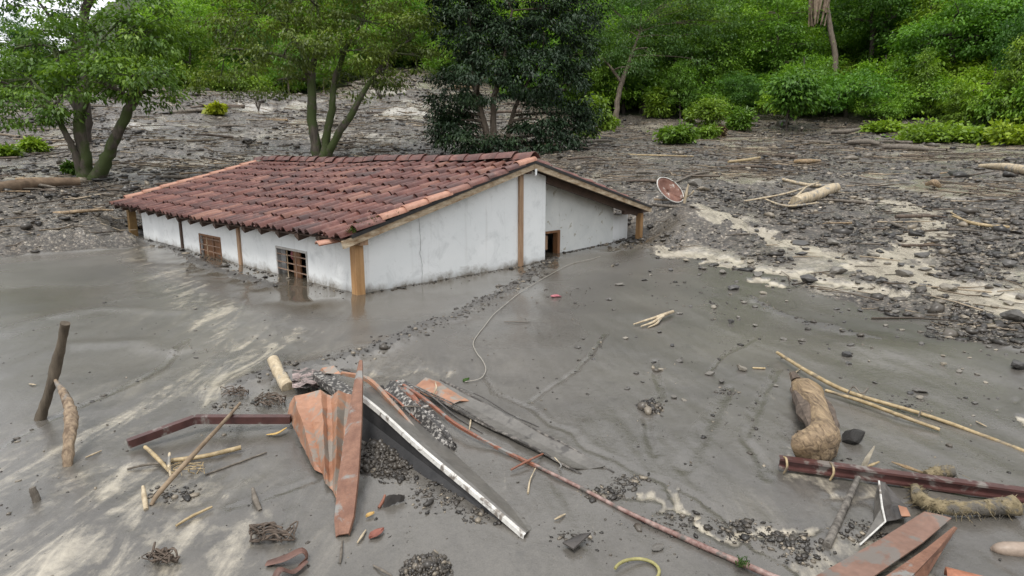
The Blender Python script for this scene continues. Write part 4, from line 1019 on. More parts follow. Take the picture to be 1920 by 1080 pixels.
_k = rng.random(3600) < (.25 + .75 * sstep(.45, .62, fbm(_gx * 1.2, _gy * 1.2, 77, 3))); _n0 = sum(map(len, xs)); _n1 = _n0 + int(_k.sum()); xs.append(_gx[_k]); ys.append(_gy[_k])
for _s0, _t0, _s1, _t1 in ((-.05, -.05, -.05, 4.1), (0, -.08, 7.5, -.08), (.24, 4.9, .3, 7.4)):   # bits lodged against the walls
    _q = rng.random(150); _tt = _t0 + (_t1 - _t0) * _q; _ss = _s0 + (_s1 - _s0) * _q; _P = HC + np.outer(_tt, HB) + np.outer(_ss, HA) - np.abs(rng.normal(0, .05, 150))[:, None] * ((HA if _t1 > _t0 + 1 else HB))
    xs.append(_P[:, 0]); ys.append(_P[:, 1])
_f = np.ones(sum(map(len, xs))); _f[_n0:_n1] = .48
x, y = np.concatenate(xs), np.concatenate(ys); t_, s_ = hloc(x, y); ok = ~((t_ > -.02) & (s_ > -.02) & ((t_ < 4.05) | (s_ > .28))); x, y, _f = x[ok], y[ok], _f[ok]
clods('mud_crumbs', x, y, np.exp(rng.normal(-4.85, .65, len(x))) * _f * (np.hypot(x, y) / 5) ** .6, M_CLOD, 'dark crumbs of mud along the low ridges on the smooth grey mud', 'debris')
# driftwood litter
x, y = polar(30000, 8, 66); d_ = np.hypot(x, y); u_ = 960 + F * np.tan(np.arctan2(x, y))
keep = (rng.random(len(x)) < debris_mask(x, y) * (.12 + .9 * sstep(.45, .65, fbm(x * .3, y * .3, 301, 3)) + .4 * sstep(25, 40, d_)) * (.10 + .9 * sstep(13, 26, d_))) & (d_ < forest_edge(u_) + 1)
x, y, d_ = x[keep][:8500], y[keep][:8500], d_[keep][:8500]; n = len(x)
L_ = np.exp(rng.normal(-.9, .55, n)) * (d_ / 18) ** .5; a = rng.normal(.15, 1.0, n); R0 = L_ * rng.uniform(.008, .022, n) + .004
dirv = np.stack([np.cos(a), np.sin(a), rng.normal(.02, .08, n)], 1); sd_ = np.stack([-np.sin(a), np.cos(a), 0 * a], 1)
C0 = np.stack([x, y, ground_z(x, y) + R0 * .6 + .01], 1); bend = rng.normal(0, .08, n)
V = []
for q, rs in ((-.5, 1), (0, .85), (.5, .35)):
    c = C0 + dirv * (L_ * q)[:, None] + sd_ * (L_ * bend * (1 - 4 * q * q))[:, None]
    c[:, 2] = np.maximum(c[:, 2], ground_z(c[:, 0], c[:, 1]) + R0 * .5)
    for k_ in range(3):
        an = k_ * 2.094; V.append(c + sd_ * (np.cos(an) * R0 * rs)[:, None] + np.array([0, 0, 1]) * (np.sin(an) * R0 * rs)[:, None])
V = np.stack(V, 1); tq = []
for s0 in (0, 3):
    for k_ in range(3): tq.append((s0 + k_, s0 + (k_ + 1) % 3, s0 + 3 + (k_ + 1) % 3, s0 + 3 + k_))
Fc = (np.array(tq)[None] + (np.arange(n) * 9)[:, None, None]).reshape(-1, 4)
o = link_mesh('driftwood_litter', V.reshape(-1, 3), Fc, M_TWIG, None, False, dict(shade=np.repeat(rng.random(n) ** 1.3 * .999, 9))); tag(o, 'brown and straw coloured twigs and sticks littering the debris flow', 'debris', kind='stuff')

def gravel_heap(name, label, cat, u, v, ru, rv, h, n, seed, dark=.75):
    r = np.random.default_rng(seed); c = pt(u, v); ex = np.linalg.norm(pt(u + ru, v)[:2] - c[:2]); ey = np.linalg.norm(pt(u, v - rv)[:2] - c[:2])
    a = r.uniform(0, 6.283, n); q = np.sqrt(r.random(n)) * r.uniform(.7, 1.05, n)
    dx, dy = ex * q * np.cos(a), ey * q * np.sin(a); hz = h * np.clip(1 - q * q, 0, 1) * r.uniform(.75, 1.1, n)
    sz = np.exp(r.normal(-4.8, .5, n)) * (c[1] / 4) ** .5
    V = ICO_V[None] * r.uniform(.5, 1.3, (n, 12, 1)) * (sz[:, None] * r.uniform(.6, 1.3, (n, 3)))[:, None, :]
    V[..., 0] += dx[:, None]; V[..., 1] += dy[:, None]; V[..., 2] += hz[:, None]
    m = 20; q2 = np.linspace(0, 1, 6); D = [(0, 0, h * .92)] + [(ex * k_ * math.cos(t), ey * k_ * math.sin(t), h * .92 * (1 - k_ * k_) - .004) for k_ in q2[1:] for t in np.linspace(0, 6.283, m + 1)[:-1]]
    F1 = [(0, 1 + i, 1 + (i + 1) % m) for i in range(m)] + [f for k_ in range(4) for i in range(m) for f in ((1 + k_*m + i, 1 + (k_+1)*m + i, 1 + (k_+1)*m + (i+1)%m), (1 + k_*m + i, 1 + (k_+1)*m + (i+1)%m, 1 + k_*m + (i+1)%m))]
    Fc = np.vstack([(ICO_F[None] + (np.arange(n) * 12)[:, None, None]).reshape(-1, 3), np.array(F1) + 12 * n])
    o = link_mesh(name, np.vstack([V.reshape(-1, 3), np.array(D)]), Fc, M_CLOD, None, False, dict(shade=np.concatenate([np.repeat(r.random(n) * dark, 12), np.zeros(len(D))])))
    o.location = c; return tag(o, label, cat)
# ------------------------------------------------------------------ stones one can count
def subdiv():
    V = [tuple(v) for v in ICO_V]; cache = {}; F2 = []
    def mid(a, b):
        k_ = (min(a, b), max(a, b))
        if k_ not in cache: V.append(tuple(unit((np.array(V[a]) + np.array(V[b])) / 2))); cache[k_] = len(V) - 1
        return cache[k_]
    for a, b, c in ICO_F:
        ab, bc, ca = mid(a, b), mid(b, c), mid(c, a); F2 += [(a, ab, ca), (b, bc, ab), (c, ca, bc), (ab, bc, ca)]
    return np.array(V), F2
IV2, IF2 = subdiv()
def rock_mesh(seed, rough=.22):
    r = np.random.default_rng(seed); V = IV2.copy()
    for _ in range(11):                                  # chop facets off a lump
        nrm = unit(r.normal(size=3)); dd = r.uniform(.36, .82); q = V @ nrm; V = V - np.clip(q - dd, 0, None)[:, None] * nrm
    V *= 1 + r.uniform(-rough * .3, rough * .3, (len(V), 1))
    me = bpy.data.meshes.new('rock'); me.from_pydata(V.tolist(), [], [tuple(map(int, f)) for f in IF2]); me.materials.append(M_ROCK); me.attributes.new('shade', 'FLOAT', 'POINT'); me.update(); return me
RM = [rock_mesh(i) for i in range(9)]
def rock(u, v, wpx, label, group=None, flat=.6, mat=None, name='rock', cat='rock', sink=.3, me=None):
    p = pt(u, v); s_ = wpx / 2 * np.hypot(p[1], p[2] - CAMH) / F
    o = bpy.data.objects.new(name, me or random.choice(RM))
    if mat: o.data = o.data.copy(); o.data.materials.clear(); o.data.materials.append(mat)
    COL.objects.link(o); o.location = (p[0], p[1], p[2] + s_ * flat * (1 - 2 * sink))
    o.scale = (s_, s_ * random.uniform(.65, .95), s_ * flat); o.rotation_euler = (random.uniform(-.15, .15), random.uniform(-.15, .15), random.uniform(0, 6.28))
    tag(o, label, cat, group); return o
HERO = [(1890,598,54,'big grey boulder at the stream edge by the right border'),(1779,545,36,'tan boulder sitting alone in the middle of the silt stream'),(1690,517,38,'dark angular boulder heading the line of rocks in the stream'),
 (1500,457,44,'flat topped grey rock where two silt streams meet'),(1566,460,32,'pale pointed grey rock in the upper silt stream'),(1845,608,46,'flat dark slab of rock left of the big boulder'),(1515,530,38,'bluish pale rock on the near bank of the lower silt stream'),
 (1575,513,40,'wide dark rock at the left end of the rock line'),(1630,520,28,'blunt grey rock within the line along the stream'),(1725,482,34,'brown block of rock on the upper bank of the silt stream'),(1892,498,34,'bluish grey boulder among debris near the right border'),
 (1305,346,34,'brown mossy boulder behind the satellite dish'),(1912,560,30,'pale rock at the right border above the big boulder'),(1163,535,26,'dark flat stone nearest the gable on the smooth mud'),(1378,543,28,'largest dark stone on the smooth mud below the lower stream'),
 (1370,606,18,'small brown stone on the smooth mud right of the tan branch'),(1258,507,16,'reddish brown stone on the mud left of the olive puddle'),(1338,577,19,'dark purple stone on the mud'),(1390,694,26,'dark wedge shaped stone near the tip of the long bamboo'),
 (1274,588,22,'black flat stone at the knuckle end of the tan branch'),(1590,668,30,'half sunk round dark stone on the mud below the stream'),(1798,697,18,'white round stone on the mud at the right'),(1262,745,18,'pale tan stone half sunk beside the black mud pile'),
 (1235,1030,34,'flat pale olive stone at the bottom edge of the picture'),(1730,735,34,'long flat dark stone right of the bamboo poles'),(1910,690,40,'dark stone at the right border above the olive puddle'),(1505,640,20,'small grey stone midway between stream and bamboo'),
 (1275,678,20,'small dark stone above the pale rills'),(1240,695,16,'dark speck of stone left of another at the rills'),(1330,703,24,'dark stone in a small cluster left of the wedge shaped one'),(1352,718,18,'brown stone at the foot of a small cluster')]
for u, v, w, lab in HERO: rock(u, v, w, lab, flat=.62 if 'flat' not in lab else .35)
for i in range(120):                                     # the rest of the stones on the smooth mud
    while True:
        u = random.uniform(1080, 1915); v = random.uniform(470, 800)
        lim = np.interp(u, [1080, 1240, 1400, 1600, 1920], [500, 482, 510, 560, 640])
        if v > lim and random.random() < math.exp(-(v - lim) / 95): break
    rock(u, v, random.choice((7, 8, 9, 10, 12, 14, 17)), 'small dark stone scattered with many alike on the smooth mud right of the house', 'small stones on the smooth mud', flat=.5)
for i in range(85):                                      # in and beside the silt streams
    P = SILT[random.choice((4, 5, 5, 6, 7))][0]; k_ = random.randrange(len(P) - 1); q = random.random()
    c = P[k_] * (1 - q) + P[k_ + 1] * q + np.array([random.gauss(0, .45), random.gauss(0, .4)])
    o = bpy.data.objects.new('rock', random.choice(RM)); COL.objects.link(o); s_ = random.choice((.035, .04, .05, .06, .08, .11)) * (np.hypot(*c) / 11) ** .6
    o.location = (c[0], c[1], gz(c[0], c[1]) + s_ * .25); o.scale = (s_, s_ * random.uniform(.6, .9), s_ * .42); o.rotation_euler = (0, 0, random.uniform(0, 6.28))
    tag(o, 'grey rock lying with many alike in and along the pale silt streams', 'rock', 'rocks along the silt streams')

# ------------------------------------------------------------------ materials of the wreckage
M_ORANGE = pm('orange_painted_sheet', (.26, .118, .066), (.39, .205, .125), 3, .45, .3, mud=.26, mudc=(.22, .19, .16), mudscale=7)
M_ORANGE2 = pm('orange_brown_beam', (.145, .064, .038), (.225, .112, .070), 4, .5, .25, (4, 4, .8), mud=.12, mudscale=6)
M_WHITE = pm('white_metal_edge', (.50, .485, .45), (.66, .645, .61), 9, .5, .2, mud=.22, mudc=(.16, .14, .12), mudscale=9)
M_MUDDY = pm('mud_caked_sheet', (.095, .088, .078), (.15, .14, .125), 6, .35, .4, mud=.1, mudc=(.06, .055, .05), mudscale=7)
M_SPLAT = pm('black_white_spattered_metal', (.035, .032, .03), (.50, .47, .43), 38, .5, .35, (1, 1, 1), spread=(.50, .66))
M_MAROON = pm('maroon_steel', (.055, .022, .020), (.098, .041, .036), 5, .42, .2, mud=.2, mudc=(.17, .15, .135), mudscale=6)
M_REDPIPE = pm('pale_red_pipe', (.13, .052, .042), (.34, .245, .215), 22, .55, .3, mud=.2, mudc=(.10, .09, .08), mudscale=9)
M_RUSTY = pm('rust_brown_bar', (.17, .062, .036), (.28, .115, .070), 8, .55, .3, mud=.2, mudscale=7)
M_GREYW = pm('grey_driftwood', (.085, .070, .055), (.19, .165, .135), 8, .85, .6, (3, 3, .7))
M_PALEW = pm('pale_driftwood', (.32, .25, .16), (.56, .47, .33), 6, .75, .6, (3, 3, .7), mud=.20, mudscale=6)
def tanwood():
    k = NT('tan_driftwood'); v = k.coord('Object', (9, 1.6, 9)); n1 = k.noise(v, 2.2, 7, .68, 1.4); n2 = k.noise(k.coord('Object'), 5, 6, .65, .8); n3 = k.noise(k.coord('Object'), 2.4, 3, .5)
    c = k.mix(k.ramp(n1, (.36, 0), (.60, 1)), (.105, .070, .042), (.36, .26, .155))
    c = k.mix(k.ramp(n2, (.56, 0), (.68, .8)), c, (.060, .042, .030)); c = k.mix(k.ramp(n3, (.52, 0), (.62, .75)), c, (.26, .175, .085))
    c = k.mix(k.ramp(n1, (.30, .9), (.40, 0)), c, (.045, .03, .02)); k.col(c); k.rough(.62); k.bump(k.math('ADD', n1, k.math('MULTIPLY', n2, .6)), .9, .035); return k.m
M_TANW = tanwood()
M_BRNW = pm('brown_driftwood', (.06, .045, .034), (.14, .105, .08), 8, .85, .6, (3, 3, .7))
M_BAMBOO = pm('bamboo', (.27, .195, .095), (.45, .35, .20), 7, .55, .25, (3, 3, 1), mud=.18, mudc=(.16, .13, .09), mudscale=5)
M_FIBRE = pm('ochre_fibre', (.12, .095, .05), (.27, .215, .125), 30, .9, .9, mud=.26, mudc=(.10, .09, .075), mudscale=9)
M_DARKM = pm('dark_flashing', (.030, .027, .025), (.085, .075, .068), 8, .45, .4, mud=.18)
M_GRIT = pm('black_grit', (.020, .019, .018), (.060, .055, .050), 30, .6, .9)
M_CLAY = pm('terracotta', (.30, .115, .062), (.42, .19, .115), 6, .6, .3, mud=.15)
M_PINKCLAY = pm('pink_clay', (.25, .19, .15), (.32, .25, .195), 6, .5, .2)
M_ROPE = pm('pale_rope', (.28, .26, .22), (.42, .39, .34), 30, .8, .3)
M_YEL = pm('dry_yellow_leaf', (.40, .24, .07), (.55, .38, .14), 12, .6, .2)
M_REDLEAF = pm('dry_red_leaf', (.17, .055, .038), (.27, .10, .07), 12, .6, .2)
def thing(name, label, cat, o, group=None): return tag(o, label, cat, group)
def pole(name, label, cat, pts, rad, mat, n=9, jit=.08, sm=True, parent=None, smoothing=5, sq=None, group=None):
    P = spline(pts, smoothing); R = np.interp(np.linspace(0, 1, len(P)), np.linspace(0, 1, len(rad)), rad) if not np.isscalar(rad) else [rad] * len(P)
    b = P[0].copy(); o = MB().tube([p - b for p in P], list(R), n, jit, True, sq).build(name, mat, None, sm); o.location = b
    if parent: o.parent = parent
    else: tag(o, label, cat, group)
    return o
def sheet(name, label, cat, rows, th, mat, parent=None, sm=False):
    rows = [[np.array(p, float) for p in r] for r in rows]; b = rows[0][0].copy()
    o = MB().sheet([[p - b for p in r] for r in rows], th).build(name, mat, None, sm); o.location = b
    if parent: o.parent = parent; o.location = b - np.array(parent.location)
    else: tag(o, label, cat)
    return o

# --- stakes at the left
b = pt(76, 786); Yb = b[1]
pole('wooden_stake', 'dark leaning wooden stake driven into the mud at the left', 'stake', [b - np.array([.02, 0, .15]), b, at(92, 735, Yb), at(105, 688, Yb + .03), at(116, 640, Yb + .02), at(123, 606, Yb)], [.038, .036, .029, .038, .027, .031], pm('dark_stake', (.065, .05, .034), (.14, .112, .08), 6, .85, .7, (3, 3, .6)))
b = pt(127, 872); Yf = b[1]
fk = [b - np.array([0, 0, .12]), b, at(130, 825, Yf + .1), at(134, 785, Yf + .25), at(130, 762, Yf + .36), at(118, 735, Yf + .5), at(103, 712, Yf + .64)]
pole('broken_branch', 'pale broken branch propped against the dark stake at the left', 'branch', fk, [.030, .030, .032, .040, .032, .024, .010], pm('broken_branch_wood', (.12, .08, .05), (.36, .27, .18), 7, .8, .8, (4, 4, .8), mud=.2), jit=.18)
b = pt(69, 939); pole('stake_stub', 'short stub of wood poking from the mud at the lower left', 'stake', [b - np.array([0, 0, .08]), b, at(64, 925, b[1]), at(60, 914, b[1])], [.02, .02, .019, .014], M_GREYW)
# --- bent maroon tube
P = [pt(240, 832, .05), pt(366, 786, .10), pt(545, 786, .07)]
t = empty('bent_steel_tube', P[0]); tag(t, 'bent maroon square steel tube lying on the mud left of the orange sheet', 'steel tube')
for a, c in ((0, 1), (1, 2)):
    MB().bar(P[a] - P[0], P[c] - P[0] + (P[c] - P[a]) * (-.004 if a == 0 else 0), .050, .050).build('tube_section', M_MAROON, t)
# --- sticks, canes at the lower left
pole('long_stick', 'long thin brown stick crossing over the bent maroon tube', 'stick', [pt(283, 948, .0), pt(300, 922, .04), pt(365, 850, .16), pt(425, 785, .14), pt(450, 756, .10)], [.010, .014, .014, .012, .009], pm('stick_wood', (.15, .105, .065), (.27, .20, .13), 8, .8, .5))
pole('cane', 'yellow cane lying nearly level under the long brown stick', 'cane', [pt(316, 864, .02), pt(380, 856, .02), pt(452, 839, .03)], [.015, .014, .016], M_BAMBOO)
pole('cane', 'short split cane slanting from the tube to the level yellow cane', 'cane', [pt(272, 838, .03), pt(296, 860, .03), pt(318, 884, .02)], [.012, .013, .010], M_BAMBOO)
pole('cane', 'short pale cane standing out across the crossing of sticks', 'cane', [pt(318, 850, .06), pt(317, 874, .04), pt(321, 893, .01)], [.008, .010, .008], M_PALEW)
pole('cane', 'thin greyish cane left of the crossing of sticks', 'cane', [pt(238, 880, .01), pt(270, 872, .02), pt(310, 868, .02)], [.006, .008, .007], M_GREYW)
pole('cane_stub', 'pale cane stub standing by the lower end of the long stick', 'cane', [pt(274, 956), pt(271, 934, .02), pt(268, 912, .05)], [.012, .014, .009], M_PALEW)
pole('stick', 'thin straw coloured stick lying on tan silt at the lower left', 'stick', [pt(330, 986, .01), pt(360, 968, .015), pt(398, 950, .02)], [.006, .008, .006], M_BAMBOO)
pole('curved_bark', 'curved grey strip of bark standing on the mud', 'bark', [pt(474, 916, .03), pt(478, 934, .03), pt(488, 957, .0)], [.008, .015, .012], M_GREYW)
pole('stick', 'thin dark stick lying level right of the sticks crossing', 'stick', [pt(385, 890, .005), pt(440, 870, .005), pt(500, 848, .008)], [.005, .006, .005], M_GREYW)
pole('yellow_curl', 'curled yellow dry leaf just left of the orange sheet', 'leaf', [pt(500, 815, .01), pt(520, 812, .03), pt(537, 802, .04)], [.006, .018, .008], M_YEL, sq=.4)
def bundle(name, label, cat, u, v, ru, n, mat, seed, r0=.006, flatv=.35, h=.05):
    rr = random.Random(seed); mb = MB(); c = pt(u, v)
    for i in range(n):
        a = pt(u + rr.uniform(-ru, ru), v + rr.uniform(-ru, ru) * flatv, rr.uniform(0, h)); b_ = pt(u + rr.uniform(-ru, ru), v + rr.uniform(-ru, ru) * flatv, rr.uniform(0, h))
        m = (a + b_) / 2 + np.array([rr.uniform(-.03, .03), rr.uniform(-.03, .03), rr.uniform(0, .04)])
        mb.tube([q - c for q in spline([a, m, b_], 4)], r0 * rr.uniform(.22, .7), 5, .1)
    o = mb.build(name, mat, None, True); o.location = c; tag(o, label, cat); return o
bundle('twig_bundle', 'bundle of dark roots and green stems on the mud at the lower left', 'twigs', 510, 1000, 44, 34, M_BRNW, 1, .009)
bundle('twig_nest', 'small nest of dark twigs on silt near the bottom left', 'twigs', 305, 1046, 28, 36, M_BRNW, 2, .007)
bundle('twig_coil', 'loose coil of grey twigs above the bent maroon tube', 'twigs', 440, 736, 26, 26, M_BRNW, 3, .006)
bundle('twig_litter', 'heap of dark rootlets left of the orange sheet top', 'twigs', 505, 752, 30, 26, M_BRNW, 4, .010, h=.06)
bundle('straw_tuft', 'tuft of straw at the crossing of canes', 'straw', 345, 878, 40, 14, M_BAMBOO, 5, .005)
M_STRIP = pm('rusty_dark_strip', (.07, .036, .028), (.15, .075, .055), 9, .6, .3)
pole('rusty_strip', 'rusty brown strip curling up at the bottom edge, uppermost of a torn pair', 'metal strip', [pt(500, 1056, .01), pt(535, 1046, .03), pt(566, 1032, .05), pt(575, 1046, .02), pt(560, 1062, .01)], [.022, .030, .028, .018, .010], M_STRIP, 8, .05, False, sq=.25)
pole('rusty_strip', 'rusty brown strip at the bottom edge, lower one of a torn pair', 'metal strip', [pt(512, 1092, .02), pt(525, 1068, .05), pt(550, 1072, .02), pt(576, 1052, .03)], [.014, .020, .018, .010], M_STRIP, 8, .05, False, sq=.3)
pole('pale_log', 'short pale peeled log sticking up left of the wreckage', 'log', [pt(541, 728, .02), pt(526, 705, .06), pt(512, 682, .10)], [.052, .050, .046], M_PALEW, n=12)

# --- the orange folded sheet with its ridge beam
A = at(676, 676, 4.12); Bm = pt(642, 1003, .015); 
t = empty('folded_orange_sheet', pt(600, 900)); base = np.array(t.location); tag(t, 'crumpled orange roofing sheet folded under a long orange ridge flashing', 'metal sheet')
top = [pt(541, 775, .06), pt(545, 756, .13), pt(551, 744, .19), pt(575, 738, .22), pt(602, 730, .25), pt(612, 741, .215), pt(622, 742, .22), pt(634, 733, .27), pt(648, 738, .24), at(662, 740, 4.0)]
bot = [pt(575, 852, .025), pt(582, 868, .02), pt(592, 880, .03), pt(604, 890, .015), pt(612, 905, .035), pt(618, 915, .01), pt(624, 922, .012), pt(630, 930, .028), pt(636, 940, .015), pt(641, 960, .02)]
rows = []; rr = random.Random(4)
for q in np.linspace(0, 1, 12):
    row = []
    for j, (a, b_) in enumerate(zip(top, bot)):
        p = a * (1 - q) + b_ * q; p = p + np.array([rr.uniform(-.004, .004), rr.uniform(-.006, .006), rr.uniform(-.005, .005) + .03 * math.sin(q * math.pi) * (1 if j in (2, 4, 7) else -.3)]); row.append(p - base)
    rows.append(row)
rows.insert(0, [p + np.array([.005, .035, -.03]) for p in rows[0]])
MB().sheet(rows, .005).build('sheet', M_ORANGE, t, False)
d_ = unit(Bm - A); side = unit(np.cross(d_, np.array([0, -.75, .65]))); up_ = np.cross(side, d_)
rows = []
for q, w in ((0, .010), (.15, .026), (.45, .046), (.75, .054), (.93, .048), (1, .030)):
    c = A + (Bm - A) * q
    rows.append([c - side * w - base - up_ * .012, c - side * w * .98 - base, c + side * w * .5 - base + up_ * .004, c + side * w - base - up_ * .004, c + side * w * 1.02 - base - up_ * .03])
MB().sheet(rows, .006).build('ridge_flashing', M_ORANGE2, t, False)
# --- the white edged sheet leaning out of the mud, hollow underneath
E0, E1 = at(672, 738, 3.98), pt(984, 1004, .012)
t = empty('white_edged_sheet', pt(800, 900)); base = np.array(t.location); tag(t, 'long mud covered sheet with a bright white folded edge, hollow underneath', 'metal sheet')
bk0, bk1 = pt(715, 712, .10), pt(1000, 985, .004)
rows = []
for q in np.linspace(0, 1, 10):
    e = E0 + (E1 - E0) * q + np.array([0, 0, .012 * math.sin(q * 9)]) * (1 - q); k_ = bk0 + (bk1 - bk0) * q
    rows.append([e - base, e * .8 + k_ * .2 - base + np.array([0, 0, .006]), (e + k_) / 2 - base + np.array([0, 0, -.006]), k_ - base - np.array([0, 0, .05 * (1 - q) + .01])])
M_MUDTOP = pm('mud_coated_sheet', (.105, .099, .090), (.150, .141, .127), 5, .34, .4)
MB().sheet(rows, .006).build('sheet', M_MUDTOP, t)
rows = []
for q in np.linspace(0, 1, 14):
    e = E0 + (E1 - E0) * q + np.array([0, 0, .012 * math.sin(q * 9)]) * (1 - q) - base + np.array([-.004, -.006, .004]); h = .030 * (1 - .35 * q)
    rows.append([e + np.array([.010, .010, .004]), e, e + np.array([-.004, -.004, -h])])
MB().sheet(rows, .004).build('white_edge', M_WHITE, t)
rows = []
for q in np.linspace(0, .93, 12):                    # black sheet added in place of the deep shade under the edge
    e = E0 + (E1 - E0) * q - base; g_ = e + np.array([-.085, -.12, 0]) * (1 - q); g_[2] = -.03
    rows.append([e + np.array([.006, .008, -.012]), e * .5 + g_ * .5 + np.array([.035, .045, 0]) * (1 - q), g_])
MB().sheet(rows, .005).build('shade_sheet', M_BLACK, t)
pole('orange_batten', 'orange batten lying along the back of the white edged sheet', 'batten', [pt(640, 700, .20), pt(690, 712, .19), pt(740, 762, .14), pt(775, 800, .08)], [.018, .022, .018, .010], M_ORANGE, 4, 0, False)
# --- brown bent channel and crumpled sheet behind the beam
a, b_ = pt(597, 697, .17), pt(662, 742, .20); d2_ = unit(b_ - a); sd2 = np.array([.03, .045, 0])
sheet('bent_channel', 'brown bent channel with an orange lip behind the ridge flashing', 'metal channel', [[q - sd2 + np.array([0, 0, -.06]), q - sd2, q + sd2, q + sd2 + np.array([0, 0, -.05])] for q in (a, a * .6 + b_ * .4, b_)], .006, M_SPLAT)
sheet('orange_scrap', 'small orange metal scrap at the very top of the wreckage', 'metal scrap', [[pt(596, 700, .12), pt(604, 690, .20), pt(626, 686, .22)], [pt(600, 712, .10), pt(612, 700, .19), pt(640, 702, .20)]], .005, M_ORANGE)
rr = random.Random(12); rows = []
for i in range(6):
    rows.append([pt(548 + j * 13, 716 + (i - 3) * 7 + rr.uniform(-5, 5), .05 + .09 * math.exp(-((j - 3) / 2.2) ** 2) * (1 - abs(i - 2.5) / 4) + rr.uniform(-.025, .03)) for j in range(7)])
sheet('crumpled_sheet', 'crumpled grey pink sheet in the mud left of the ridge flashing', 'metal sheet', rows, .005, pm('grey_pink_sheet', (.16, .12, .11), (.44, .34, .32), 8, .5, .3, mud=.34, mudc=(.06, .055, .05), mudscale=9))
rock(714, 739, 29, 'round black gritty lump between the sheets of wreckage', mat=M_GRIT, flat=.95, name='mud_lump', cat='lump', sink=.25)
rock(592, 738, 22, 'grey mud clod caught behind the folded orange sheet', mat=M_MUDDY, flat=.8, name='mud_lump', cat='lump', sink=.2)
gravel_heap('mud_pile', 'black gritty pile of mud standing on smooth grey mud', 'mud pile', 1219, 766, 25, 12, .05, 420, 1)
gravel_heap('gravel_pile', 'dark gravel pile at the bottom edge of the picture', 'gravel pile', 800, 1070, 50, 26, .05, 900, 2)
gravel_heap('gravel_pile', 'gravel heap coloured dark for the shade of the hollow under the white edged sheet', 'gravel pile', 730, 850, 66, 40, .02, 1100, 3, .3)  # real gravel, its tones lowered to paint in the hollow's shade
rock(1600, 829, 46, 'dark root wrapped stone beside the tan driftwood', mat=M_GRIT, flat=.9, name='root_ball', cat='root ball', sink=.2)
# --- spattered flashing pieces
def strip3(name, label, pa, pb, wpx, mat, lift=.03, twist=0.0, n=9, seed=1, cat='metal strip'):
    rr = random.Random(seed); rows = []
    for i in range(n):
        q = i / (n - 1); p = pa * (1 - q) + pb * q; s_ = p[1] / F * wpx * (.75 + .5 * math.sin(math.pi * min(1, q + .25))) / 2
        if i == n - 1: s_ *= .15
        sdv = np.array([.62, .78, 0]) * s_; z = lift * math.sin(math.pi * (.25 + .75 * q)) + rr.uniform(-.006, .006)
        rows.append([p - sdv + np.array([0, 0, -.012 + rr.uniform(-.008, .008)]), p - sdv * .3 + np.array([0, 0, z + .018]), p + sdv * .3 + np.array([0, 0, z - .004]), p + sdv + np.array([0, 0, z + rr.uniform(-.01, .012)])])
    return sheet(name, label, cat, rows, .004, mat)
strip3('torn_flashing', 'torn black and white spattered flashing curling over the wet mud', pt(738, 722, .10), pt(852, 842, .01), 44, M_SPLAT, .04, seed=3)
strip3('torn_flashing', 'narrow spattered flashing lying right of the wider torn piece', pt(775, 770, .06), pt(856, 838, .005), 20, M_SPLAT, .03, seed=5)
strip3('rust_flashing', 'short rust coloured flashing at the head of the torn pieces', pt(736, 722, .09), pt(790, 765, .07), 22, M_RUSTY, .03, seed=6)
pole('twig', 'pale twig laid across the torn spattered flashing', 'twig', [pt(744, 765, .06), pt(770, 762, .10), pt(806, 766, .07)], [.004, .006, .004], M_GREYW)
# --- muddy gutter: a long shallow tray with two raised rims
M_GUTRIM = pm('gutter_rim', (.05, .045, .04), (.30, .27, .24), 30, .45, .4, spread=(.46, .72))
g0a, g1a, g0b, g1b = pt(790, 738, .05), pt(1090, 890, -.004), pt(826, 716, .06), pt(1152, 888, -.004)
t = empty('muddy_gutter', pt(900, 780)); base = np.array(t.location); tag(t, 'long mud filled metal gutter running down to the right with two raised rims', 'gutter')
rows = [[(g0a * (1 - q) + g1a * q) * (1 - w) + (g0b * (1 - q) + g1b * q) * w - base + np.array([0, 0, .016 - .014 * math.sin(math.pi * w)]) for w in (0, .15, .5, .85, 1)] for q in np.linspace(0, .96, 10)]
MB().sheet(rows, .005).build('tray', M_MUDDY, t)
for a, b_ in ((g0a, g1a), (g0b, g1b)):
    P = [a * (1 - q) + b_ * q - base + np.array([random.uniform(-.004, .004), random.uniform(-.004, .004), .012 + .008 * math.sin(q * 11)]) for q in np.linspace(0, 1, 16)]
    MB().tube(P, list(np.linspace(.013, .007, 16)), 6, .15).build('rim', M_GUTRIM, t)
sheet('orange_plate', 'orange pink plate at the upper end of the muddy gutter', 'metal plate', [[pt(775, 728, .08), pt(798, 708, .12), pt(822, 716, .10)], [pt(800, 742, .07), pt(820, 728, .09), pt(842, 730, .07)], [pt(845, 760, .04), pt(862, 752, .05), pt(880, 752, .04)]], .005, M_ORANGE)
pole('twig', 'split white twig standing on the orange pink plate', 'twig', [pt(812, 742, .07), pt(818, 728, .12), pt(816, 716, .14)], [.006, .006, .003], M_PALEW)
